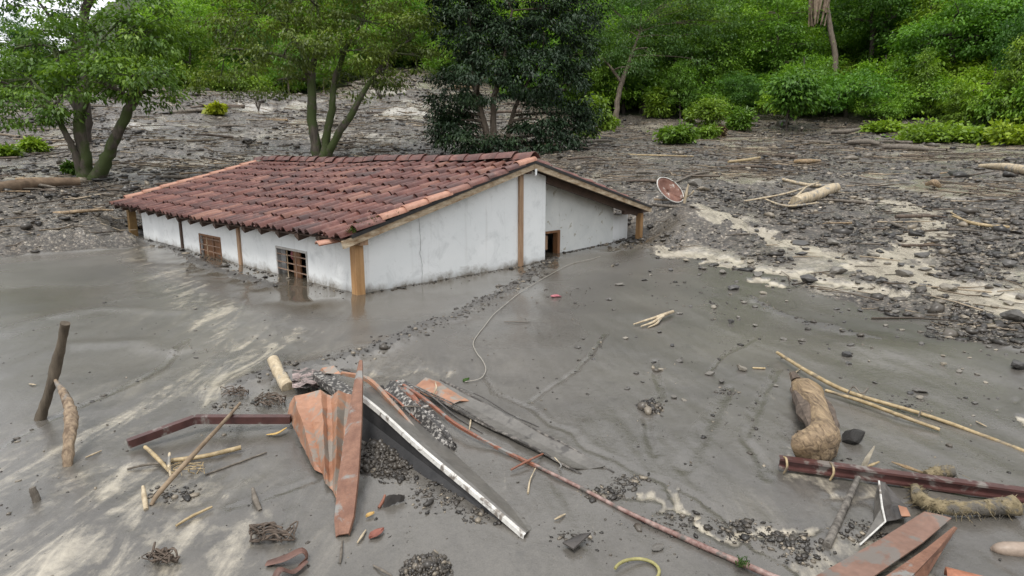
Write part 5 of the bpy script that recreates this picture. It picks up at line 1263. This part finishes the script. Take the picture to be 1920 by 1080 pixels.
# --- thin strips fanning out to the right
for (a, b_, w, m, lab) in (((700,720,.14),(826,818,.01),.009,M_RUSTY,'thin rust strip beside the head of the white edged sheet'),((762,716,.11),(905,812,.006),.008,M_DARKM,'thin dark strip lying between the torn flashing and the rust bar'),
        ((780,724,.10),(1040,862,.006),.007,M_GUTRIM,'long thin speckled strip running just left of the muddy gutter'),((850,722,.06),(1010,800,.004),.006,M_DARKM,'thin dark strip right of the muddy gutter rim'),
        ((640,692,.17),(700,718,.16),.014,M_DARKM,'short dark batten crossing behind the ridge flashing'),((560,712,.08),(640,735,.14),.010,M_GREYW,'grey batten among the crumpled pieces at the wreckage top')):
    A_2, B_2 = pt(*a), pt(*b_); pole('metal_strip' if m is not M_GREYW else 'wooden_batten', lab, 'strip', [A_2, A_2 * .65 + B_2 * .35 + np.array([.01, 0, .012]), A_2 * .3 + B_2 * .7 - np.array([.01, 0, .004]), B_2], [w, w * 1.1, w, w * .6], m, 4, .05, False, sq=.45)
# --- long bars
pole('rusty_bar', 'long rust brown flat bar sloping from the wreckage down to the right', 'steel bar', [pt(756, 722, .12), pt(800, 752, .10), pt(852, 794, .06), pt(930, 838, .02), pt(1010, 876, .012)], [.013, .015, .014, .012, .012], M_RUSTY, 4, .04, False)
pole('red_pipe', 'long pale red pipe half sunk in mud running to the bottom edge', 'pipe', [pt(1002, 872, .012), pt(1085, 913, .010), pt(1180, 962, .012), pt(1290, 1012, .016), pt(1390, 1056, .018), pt(1480, 1094, .018)], [.010, .011, .012, .014, .015, .015], M_REDPIPE, 8, .06)
pole('rusty_rod', 'short rusty rod lying across the long bar', 'steel rod', [pt(958, 881, .02), pt(990, 864, .035), pt(1020, 850, .02)], [.006, .007, .006], M_RUSTY)
pole('straw', 'dry forked straw hanging below the long bar', 'straw', [pt(990, 924, .005), pt(994, 900, .015), pt(1004, 878, .02)], [.007, .004, .003], M_PALEW)
pole('straw', 'bent pale straws laid over the long bar, right of the forked straw', 'straw', [pt(1040, 858, .02), pt(1052, 872, .03), pt(1048, 880, .01)], [.004, .005, .003], M_PALEW)
# --- driftwood block at the right
dw = spline([pt(1500, 722, .09), pt(1516, 735, .11), pt(1536, 775, .12), pt(1545, 802, .12), pt(1541, 826, .12), pt(1514, 838, .10), pt(1494, 841, .085)], 8)
R = np.interp(np.linspace(0, 1, len(dw)), np.linspace(0, 1, 7), [.066, .092, .070, .074, .108, .108, .080])
mb = MB(); b0 = dw[0].copy(); mb.tube([p - b0 for p in dw], list(R), 26, .0)
nd = len(dw); V = np.array(mb.v); ix = np.concatenate([np.arange(nd), [0, nd - 1]]); cen = np.repeat(np.array([p - b0 for p in dw])[ix], 26, 0); dv = V - cen; al = np.repeat(ix, 26); ang = np.tile(np.arange(26), nd + 2)
flare = np.clip((al - 28) / 12, 0, 1) * (al < 46)
nz = (1 + .20 * flare * np.cos(ang * .2417 * 3 + .6) + .09 * np.cos(ang * .2417 * 2 + al * .08)) * .84 + .36 * fbm(al * .16 + 3, np.cos(ang * .2417) * 1.3 + np.sin(ang * .2417) * 2.1, 401, 4) + .10 * (fbm(al * .12, ang * .9, 402, 3) - .5)
nz[al >= len(dw) - 1] *= .85; mb.v = [tuple(q) for q in cen + dv * nz[:, None]]
o = mb.build('driftwood_log', M_TANW, None, True); o.location = b0
tag(o, 'stout tan driftwood log shaped like a boot on the wet mud at the right', 'driftwood')
for off, rr_, k0, k1 in (((-.075, -.01, -.02), .050, 3, 26), ((.075, .02, .0), .034, 8, 30)):
    q = [dw[i] - b0 + np.array(off) for i in range(k0, k1, 3)]
    MB().tube(q, [rr_ * (.35 + math.sin(math.pi * (i + .6) / len(q)) * random.uniform(.7, 1)) for i in range(len(q))], 8, .22).build('bark', M_BRNW, o)
MB().tube([dw[2] - b0 + np.array([-.04, .02, .05]), dw[1] - b0 + np.array([-.05, .05, .09])], [.038, .024], 7, .2).build('broken_knob', M_BRNW, o)
# --- maroon channel with its groove
a, b_ = pt(1462, 869, .055), pt(1990, 940, .05); d_ = unit(b_ - a); up_ = np.array([0, -.35, .94]); fr_ = unit(np.cross(d_, up_)) * -1
fr_ = np.array([d_[1], -d_[0], 0]); fr_ = fr_ if fr_[1] < 0 else -fr_
prof = [(.05, .028), (-.0, .028), (0, .020), (.020, .012), (.020, -.018), (0, -.026), (0, -.034), (.05, -.034)]
t = empty('steel_channel', a); tag(t, 'long maroon steel channel lying across the mud below the driftwood', 'steel channel')
rows = [[(a + (b_ - a) * q) - a - fr_ * x_ * 1.0 + np.array([0, 0, z_]) for x_, z_ in prof] for q in (0, .5, 1)]
MB().sheet(rows, .005).build('channel', M_MAROON, t)
for q0, lab in ((.02, None), (.20, None)):
    c = (b_ - a) * q0; MB().tube(spline([c + np.array([-.01, -.02, -.05]), c + np.array([0, -.03, .0]), c + np.array([.004, 0, .036]), c + np.array([.01, .05, .02])], 4), .007, 5, .1).build('straw_tie', M_BAMBOO, t, True)
# --- bamboo poles
pole('bamboo_pole', 'longest bamboo pole slanting down to the right border', 'bamboo', [pt(1457, 661, .06), pt(1520, 700, .06), pt(1596, 737, .05), pt(1725, 775, .02), pt(1830, 812, .005), pt(1960, 862, .0)], [.014, .018, .017, .014, .014, .014], M_BAMBOO)
pole('bamboo_pole', 'shorter bamboo pole running below the longest one to a heap of stones', 'bamboo', [pt(1548, 732, .05), pt(1620, 754, .05), pt(1690, 780, .04), pt(1762, 806, .02)], [.013, .014, .014, .012], M_BAMBOO)
pole('cane', 'tiny yellow cane piece alone on the mud left of the bamboo tips', 'cane', [pt(1411, 690, .006), pt(1435, 691, .006)], [.009, .009], M_BAMBOO)
pole('twig_loop', 'dark twisted twig hooked over the two bamboo poles', 'twig', [pt(1585, 745, .02), pt(1600, 725, .10), pt(1615, 738, .10), pt(1628, 728, .08), pt(1612, 750, .03)], [.005, .006, .006, .005, .004], M_GREYW)
pole('twig_loop', 'small dark twig hooked on the right half of the longest bamboo', 'twig', [pt(1722, 782, .01), pt(1728, 770, .05), pt(1745, 774, .04)], [.005, .005, .004], M_GREYW)
# --- fibrous roots
def hairy(name, label, pts, rad, n=130, seed=2):
    P = spline(pts, 6); b = P[0].copy(); rr = random.Random(seed); t = empty(name, b); tag(t, label, 'root')
    R = np.interp(np.linspace(0, 1, len(P)), np.linspace(0, 1, len(rad)), rad); MB().tube([p - b for p in P], list(R), 10, .14).build('stem', M_FIBRE, t, True)
    mb = MB()
    for i in range(n):
        k_ = rr.randrange(len(P)); dv = np.array([rr.uniform(-1, 1), rr.uniform(-1, .6), rr.uniform(-.5, 1)]); dv /= np.linalg.norm(dv); s_ = P[k_] - b + dv * R[k_] * .8
        e = s_ + dv * rr.uniform(.02, .05) + np.array([rr.uniform(-.03, .03), 0, -.02]); mb.tube([s_, e], [.0028, .001], 3)
    o = mb.build('root_fibres', M_FIBRE, t); o['kind'] = 'stuff'
hairy('fibrous_root', 'thick hairy ochre root curving below the maroon channel at the right', [pt(1716, 914, .02), pt(1726, 936, .05), pt(1762, 950, .05), pt(1828, 952, .05), pt(1902, 948, .05)], [.025, .038, .036, .036, .050], 260)
hairy('gnarled_root', 'short knobbly ochre root just above the maroon channel', [pt(1735, 890, .03), pt(1758, 886, .04), pt(1786, 884, .05)], [.022, .034, .036], 60, 3)
pole('split_root', 'thin split tan root lying left of the knobbly root', 'root', [pt(1672, 866, .03), pt(1700, 876, .03), pt(1735, 888, .02)], [.006, .018, .010], M_TANW, sq=.5)
pole('dark_stick', 'dark mud coated stick leaning down from the maroon channel', 'stick', [pt(1609, 896, .05), pt(1582, 955, .02), pt(1550, 1024, .005)], [.015, .018, .020], pm('muddy_stick', (.05, .043, .036), (.20, .18, .155), 9, .7, .4, (4, 4, 1)))
sheet('reed_blade', 'pale dry reed blade standing up behind the maroon channel', 'reed', [[pt(1612, 878, .04), pt(1624, 878, .04)], [pt(1622, 858, .10), pt(1632, 858, .10)], [pt(1639, 836, .16), pt(1641, 836, .16)]], .003, pm('reed', (.20, .17, .12), (.50, .45, .36), 8, .7, .2))
pole('twig', 'straw coloured twig lying behind the maroon channel by the reed blade', 'twig', [pt(1618, 877, .02), pt(1634, 872, .03), pt(1648, 866, .02)], [.004, .009, .005], M_BAMBOO)
# --- angle flashing and orange boards, lower right
t = empty('folded_flashing', pt(1655, 980)); base = np.array(t.location); tag(t, 'dark folded metal flashing standing on edge above the orange boards', 'metal flashing')
rows = [[pt(1648, 902, .10) - base, pt(1660, 905, .10) - base, pt(1668, 920, .06) - base], [pt(1655, 950, .09) - base, pt(1672, 945, .06) - base, pt(1700, 950, .04) - base], [pt(1660, 978, .05) - base, pt(1680, 975, .03) - base, pt(1706, 968, .06) - base]]
MB().sheet(rows, .004).build('flange', M_DARKM, t)
MB().sheet([[pt(1648, 902, .10) - base, pt(1653, 950, .08) - base, pt(1659, 978, .055) - base], [pt(1640, 935, .03) - base, pt(1640, 975, .02) - base, pt(1612, 1022, .01) - base]], .004).build('flange', M_MUDDY, t)
MB().tube([pt(1648, 902, .105) - base, pt(1654, 950, .09) - base, pt(1660, 978, .056) - base, pt(1612, 1022, .015) - base], .005, 5).build('folded_edge', M_WHITE, t)
MB().sheet([[pt(1684, 948, .07) - base, pt(1700, 952, .08) - base], [pt(1690, 968, .06) - base, pt(1708, 968, .07) - base]], .004).build('torn_corner', M_ORANGE, t)
sheet('orange_board', 'wide dusty orange flat sheet running off the bottom edge at the right', 'metal sheet', [[pt(1733, 960, .05), pt(1758, 965, .055), pt(1784, 972, .05)], [pt(1650, 1012, .055), pt(1700, 1018, .06), pt(1730, 1018, .055)], [pt(1531, 1080, .05), pt(1590, 1082, .055), pt(1640, 1080, .05)], [pt(1440, 1135, .05), pt(1520, 1140, .055), pt(1570, 1135, .05)]], .006, pm('dusty_orange_sheet', (.15, .080, .055), (.235, .140, .105), 4, .55, .25, mud=.24, mudc=(.14, .12, .105), mudscale=7))
sheet('orange_wedge', 'orange wedge shaped sheet with a pointed tip beside the wider one', 'metal sheet', [[pt(1788, 988, .06), pt(1791, 988, .06), pt(1794, 990, .05)], [pt(1735, 1030, .06), pt(1752, 1036, .065), pt(1766, 1032, .02)], [pt(1655, 1085, .055), pt(1700, 1090, .06), pt(1735, 1085, .01)], [pt(1570, 1140, .055), pt(1640, 1150, .06), pt(1700, 1145, .01)]], .006, M_ORANGE2)
c = pt(1788, 1094, .02); ax = unit(np.array([.9, -.55, 0.05])); nx_ = np.array([ax[1], -ax[0], 0]); rows = []
for q in np.linspace(-.03, .13, 5):
    rows.append([c + ax * q + nx_ * math.cos(a) * .066 * (1 - .3 * q) + np.array([0, 0, math.sin(a) * .05]) for a in np.linspace(-.1, math.pi + .1, 9)])
sheet('clay_roof_tile', 'single curved terracotta roof tile at the bottom edge, right of the orange wedge', 'roof tile', rows, .014, M_CLAY, sm=True)
pole('clay_pipe', 'smooth pinkish clay pipe half sunk at the right border', 'pipe', [pt(1858, 1030, .0), pt(1885, 1030, .012), pt(1990, 1036, .02)], [.010, .034, .044], M_PINKCLAY, 14, .02)
# --- hoop, fragments, leaves
P = [pt(1150 + 44 + 42 * math.cos(a), 1072 + 24 * math.sin(a), .02 + .01 * math.sin(2 * a)) for a in np.linspace(-2.9, .6, 14)]
pole('vine_hoop', 'yellow green vine bent into a hoop at the bottom edge', 'vine', P, [.007, .008, .007], pm('green_vine', (.22, .20, .07), (.36, .33, .14), 9, .6, .2), smoothing=2)
sheet('dark_fragment', 'dark thin board fragment lying on mud above the bottom edge', 'fragment', [[pt(1055, 1018, .02), pt(1075, 1030, .03)], [pt(1088, 1002, .03), pt(1108, 1000, .05)]], .008, M_DARKM)
strip3('dark_fragment', 'knobbly dark root fragment lying right of the ridge flashing', pt(725, 942, .02), pt(758, 934, .02), 18, M_DARKM, .02, seed=9, cat='fragment')
pole('red_twig', 'short reddish twig standing by the dark root fragment', 'twig', [pt(710, 952, .005), pt(718, 940, .02), pt(722, 928, .04)], [.008, .010, .006], M_RUSTY)
def leaf(u, v, w, h, m, lab, name='fallen_leaf'):
    c = pt(u, v, .008); e = pt(u + w, v - h, .012); d = e - c; s_ = np.array([-d[1], d[0], 0]) * .28
    sheet(name, lab, 'leaf', [[c - s_ * k_ + d * q + np.array([0, 0, .008 * abs(k_ - .0)]), c + d * q, c + s_ * k_ + d * q + np.array([0, 0, .010])] for q, k_ in ((0, .08), (.3, .9), (.65, .8), (1, .06))], .002, m)
leaf(692, 1010, 28, 18, M_REDLEAF, 'dark red dry leaf on the mud right of the ridge flashing'); leaf(686, 970, 16, 8, M_YEL, 'small tan dry leaf beside the short reddish twig')
for i, (u, v, u2, v2, lab) in enumerate(((638, 1056, 642, 1012, 'pale splinter pointing up at the foot of the ridge flashing'),(1040, 974, 1060, 964, 'pale wood chip on the mud left of the long red pipe'),(670, 1018, 686, 994, 'thin grey splinter left of the red leaf'),
        (678, 870, 684, 862, 'tiny yellow chip in the hollow beside the ridge flashing'),(880, 806, 884, 780, 'upright pale splinter beside the rust brown bar'),(1490, 700, 1502, 690, 'short grey chip near the driftwood top'),(945, 603, 995, 604, 'thin straw stalk on smooth mud left of the tan branch'),
        (160, 858, 190, 845, 'dark twig lying beside the propped branch'),(55, 720, 68, 722, 'short dark chip on mud at the left border'),(700, 1060, 735, 1080, 'thin pale straw at the bottom edge'),(1830, 790, 1850, 800, 'pale chip on wet mud by the longest bamboo'))):
    pole('wood_chip', lab, 'wood chip', [pt(u, v, .006), pt((u + u2) / 2, (v + v2) / 2, .014), pt(u2, v2, .008)], [.004, .007, .004], M_PALEW if i % 3 else M_GREYW, 5)
o = bundle('grass_tuft', 'small green grass tuft growing by the red pipe at the bottom edge', 'grass tuft', 1392, 1060, 12, 22, ML_BRIGHT, 31, .003, h=.07)
# --- rope across the mud
P = [pt(u, v, .012) for u, v in ((1192,450),(1165,458),(1148,470),(1115,484),(1072,494),(1035,513),(1008,528),(975,548),(945,573),(925,590),(908,612),(888,640),(893,660),(905,676),(911,694),(900,710),(872,716))]
pole('rope', 'pale thin rope wandering from the porch post across the smooth mud', 'rope', P, .0040, M_ROPE, 6, .05, smoothing=4)
leaf(868, 716, 12, 6, ML_BRIGHT, 'small green leaf at the loose end of the pale rope')
# --- branch and cloth on the smooth mud
t = empty('tan_branch', pt(1230, 600)); base = np.array(t.location); tag(t, 'tan peeled branch with split fingers on the smooth mud', 'branch')
for j, (pts_, r_) in enumerate(((((1262,584,.05),(1240,592,.05),(1188,608,.02)), (.020,.022,.008)), (((1245,591,.05),(1225,604,.03),(1202,612,.02)), (.020,.016,.008)), (((1242,592,.04),(1232,606,.02),(1215,614,.01)), (.016,.014,.006)))):
    MB().tube([p - base for p in spline([pt(*q) for q in pts_], 4)], list(np.interp(np.linspace(0, 1, 9), [0, .5, 1], r_)), 7, .1).build('branch_fork', M_PALEW, t, True)
cc = pt(1042, 555, .015); cloth_bundle('pink_rag', 'small pink rag with a dark end dropped on the smooth mud before the gable', cc, (.075, .05, .022), M_PINK, 'rag')

# --- satellite dish behind the house
c = at(1257, 356, 14.4); t = empty('satellite_dish', c); tag(t, 'rusty satellite dish with a white rim tilted beside the house behind the porch', 'satellite dish')
nrm = unit(np.array([.42, -.78, .46])); e1 = unit(np.array([1.0, .05, -.58])); e1 = unit(e1 - nrm * e1.dot(nrm)); e2 = np.cross(nrm, e1)
rows = [[e1 * r * math.cos(a) * .39 + e2 * r * math.sin(a) * .27 - nrm * .09 * (1 - r * r) for a in np.linspace(0, 2 * math.pi, 29)] for r in (.02, .3, .55, .8, .985)]
MB().sheet(rows, .008).build('dish', pm('rusty_dish', (.12, .045, .028), (.24, .12, .085), 5, .5, .2, mud=.08, mudc=(.5, .46, .42), mudscale=5), t, True)
rim = [e1 * math.cos(a) * .39 + e2 * math.sin(a) * .27 for a in np.linspace(0, 2 * math.pi, 33)]
MB().tube(rim, .013, 7).build('rim', M_WHITE, t, True)
MB().tube([e1 * .36 - nrm * .02, e1 * .40 + nrm * .25, e1 * .36 + nrm * .40], .018, 6).build('feed_arm', M_PALEW, t, True)
MB().tube([-nrm * .09, -nrm * .22 + np.array([-.06, 0, -.16]), np.array([-.14, 0, gz(c[0] - .14, c[1]) - c[2] - .1])], .028, 7).build('mast', M_DARKM, t, True)
# --- the larger logs and branches on the debris field
def log(label, pts, rad, m, name='log', cat='log', n=9): return pole(name, label, cat, [pt(u, v, h) for u, v, h in pts], rad, m, n, .12)
log('long brown fallen trunk lying on the mud left of the forked tree', [(-40,362,.12),(60,346,.14),(150,340,.14)], [.17,.16,.12], pm('brown_trunk', (.10,.065,.04), (.2,.14,.09), 5, .85, .5))
log('pale thick log lying on a grey mud pool at the right', [(1492,378,.12),(1530,366,.13),(1566,352,.13)], [.13,.14,.13], M_PALEW, n=12)
log('straight sawn pale plank lying behind the thick pale log', [(1468,337,.05),(1515,343,.06),(1566,348,.05)], [.05,.055,.05], M_PALEW, 'plank', 'plank')
for i, (a, b_, c_) in enumerate((((1395,378),(1480,362),(1535,342)),((1478,385),(1500,362),(1512,350)),((1430,372),(1475,384),(1535,380)))):
    log('pale bare root spreading from the thick log, ' + ('longest one' if i == 0 else 'upright curving one' if i == 1 else 'lowest looping one'), [(*a,.02),(*b_,.25 if i == 1 else .1),(*c_,.1)], [.02,.03,.02], M_PALEW, 'root', 'root', 6)
log('short yellow board on dark debris, upper middle right', [(1366,303,.05),(1400,301,.08),(1424,297,.08)], [.05,.07,.06], M_BAMBOO, 'board', 'board')
log('long pale log at the right border on dark debris', [(1838,310,.10),(1880,312,.12),(1935,318,.12)], [.07,.13,.14], M_PALEW)
log('forked bare tan branch on debris near the right border', [(1786,408,.05),(1830,418,.10),(1892,424,.08)], [.02,.035,.03], M_BAMBOO, 'branch', 'branch')
log('thin upper fork beside the tan branch near the right border', [(1783,398,.05),(1810,412,.08),(1836,420,.08)], [.012,.02,.02], M_BAMBOO, 'branch', 'branch')
log('very long thin pale pole lying right of the dark mango', [(1178,290,.03),(1240,292,.06),(1300,293,.04)], [.025,.035,.025], M_BAMBOO, 'pole', 'pole')
log('brown splintered log amid dark debris, upper right', [(1490,305,.10),(1515,302,.16),(1538,302,.1)], [.08,.10,.05], M_TANW)
log('splintered brown stump lying on debris at the right', [(1738,345,.1),(1752,342,.22),(1762,350,.1)], [.05,.09,.05], M_TANW, 'stump', 'stump')
log('grey brown log lying before the forest edge, left of the creeper', [(1590,268,.12),(1625,266,.18),(1650,270,.12)], [.12,.16,.08], M_GREYW)
log('long dark log lying level below the green creeper', [(1655,276,.1),(1700,277,.14),(1740,280,.1)], [.13,.15,.09], M_GREYW)
log('slanted brown log at the forest edge pointing up left', [(1560,248,.2),(1590,245,.3),(1612,243,.3)], [.11,.13,.07], M_GREYW)
log('short brown stake standing on mud before the forest', [(1502,248,.0),(1503,243,.2),(1504,238,.45)], [.10,.10,.08], M_GREYW, 'stake', 'stake')
log('pale timber piece lying below the left creeper bush', [(1260,345,.05),(1300,325,.08),(1330,322,.05)], [.03,.04,.03], M_GREYW, 'timber', 'timber')
log('tan broken branch beside the boulder behind the dish', [(1283,382,.05),(1287,362,.3),(1291,344,.5)], [.03,.03,.015], M_PALEW, 'branch', 'branch')
log('dark fallen plank leaning on the far end of the long wall', [(282,420,.12),(300,425,.16),(322,442,.05)], [.05,.05,.04], M_DARKW, 'plank', 'plank', 4)
log('dark low plank lying in mud along the far end of the long wall', [(262,424,.05),(300,436,.06),(350,452,.02)], [.05,.06,.05], M_DARKW, 'plank', 'plank', 4)
log('dark branch in the mud below the far window', [(372,462,.02),(395,470,.05),(430,492,.02)], [.015,.018,.012], M_GREYW, 'branch', 'branch', 6)
MLOG = [M_GREYW, M_BRNW, M_GREYW, M_TANW, M_BRNW]
LOGM = []
for i in range(8):
    r = random.Random(i); mb = MB(); q = [np.array([-.5, 0, 0]), np.array([-.15, r.uniform(-.06, .06), .02]), np.array([.2, r.uniform(-.06, .06), .03]), np.array([.5, r.uniform(-.12, .12), 0])]
    mb.tube(spline(q, 4), list(np.interp(np.linspace(0, 1, 13), [0, .6, 1], [.05, .04, .018])), 7, .15)
    if i % 2: mb.tube([q[2], q[2] + np.array([.16, .12, .06])], [.022, .008], 5)
    o = mb.build('drift_branch', MLOG[i % 5], None, True); LOGM.append(o.data); bpy.data.objects.remove(o)
GB = 'drift branches over the debris flow'; cnt = 0
while cnt < 115:
    u = random.uniform(-10, 1930); v = random.uniform(160, 470); p = hit(u, v); d = np.hypot(*p)
    if d > forest_edge(u) - 1 or debris_mask(np.array([p[0]]), np.array([p[1]]))[0] < .7: continue
    t_, s_ = hloc(*p)
    if -.6 < t_ < 8 and -.6 < s_ < 10.8: continue
    L_ = d / F * random.choice((22, 28, 34, 44, 60, 80)); o = bpy.data.objects.new('drift_branch', random.choice(LOGM)); COL.objects.link(o)
    o.location = (p[0], p[1], gz(*p) + L_ * .03 + .02); o.scale = (L_, L_ * .8, L_ * .8); o.rotation_euler = (0, random.uniform(-.06, .06), random.gauss(.1, .5) + (math.pi if random.random() < .5 else 0))
    tag(o, 'bare drift branch, one of many lying about on the debris flow', 'branch', GB); cnt += 1
# --- moss on the eave corner
rr = random.Random(3); mb = MB()
for i in range(170):
    t_ = rr.uniform(-.22, .62) if rr.random() < .7 else rr.uniform(-.22, .15); c = hw(t_, -H_O - rr.uniform(-.05, .06), roof_z(t_, 0) + .05 + rr.uniform(0, .03)); e = c + np.array([rr.uniform(-.04, .04), rr.uniform(-.05, .02), rr.uniform(.02, .09)])
    mb.tube([c, (c + e) / 2 + np.array([0, 0, .012]), e], [.006, .006, .001], 3)
o = mb.build('grass_tuft', ML_OLIVE); c = hw(0, -H_O, .95); tag(o, 'tuft of green moss and grass growing on the front roof edge', 'moss');
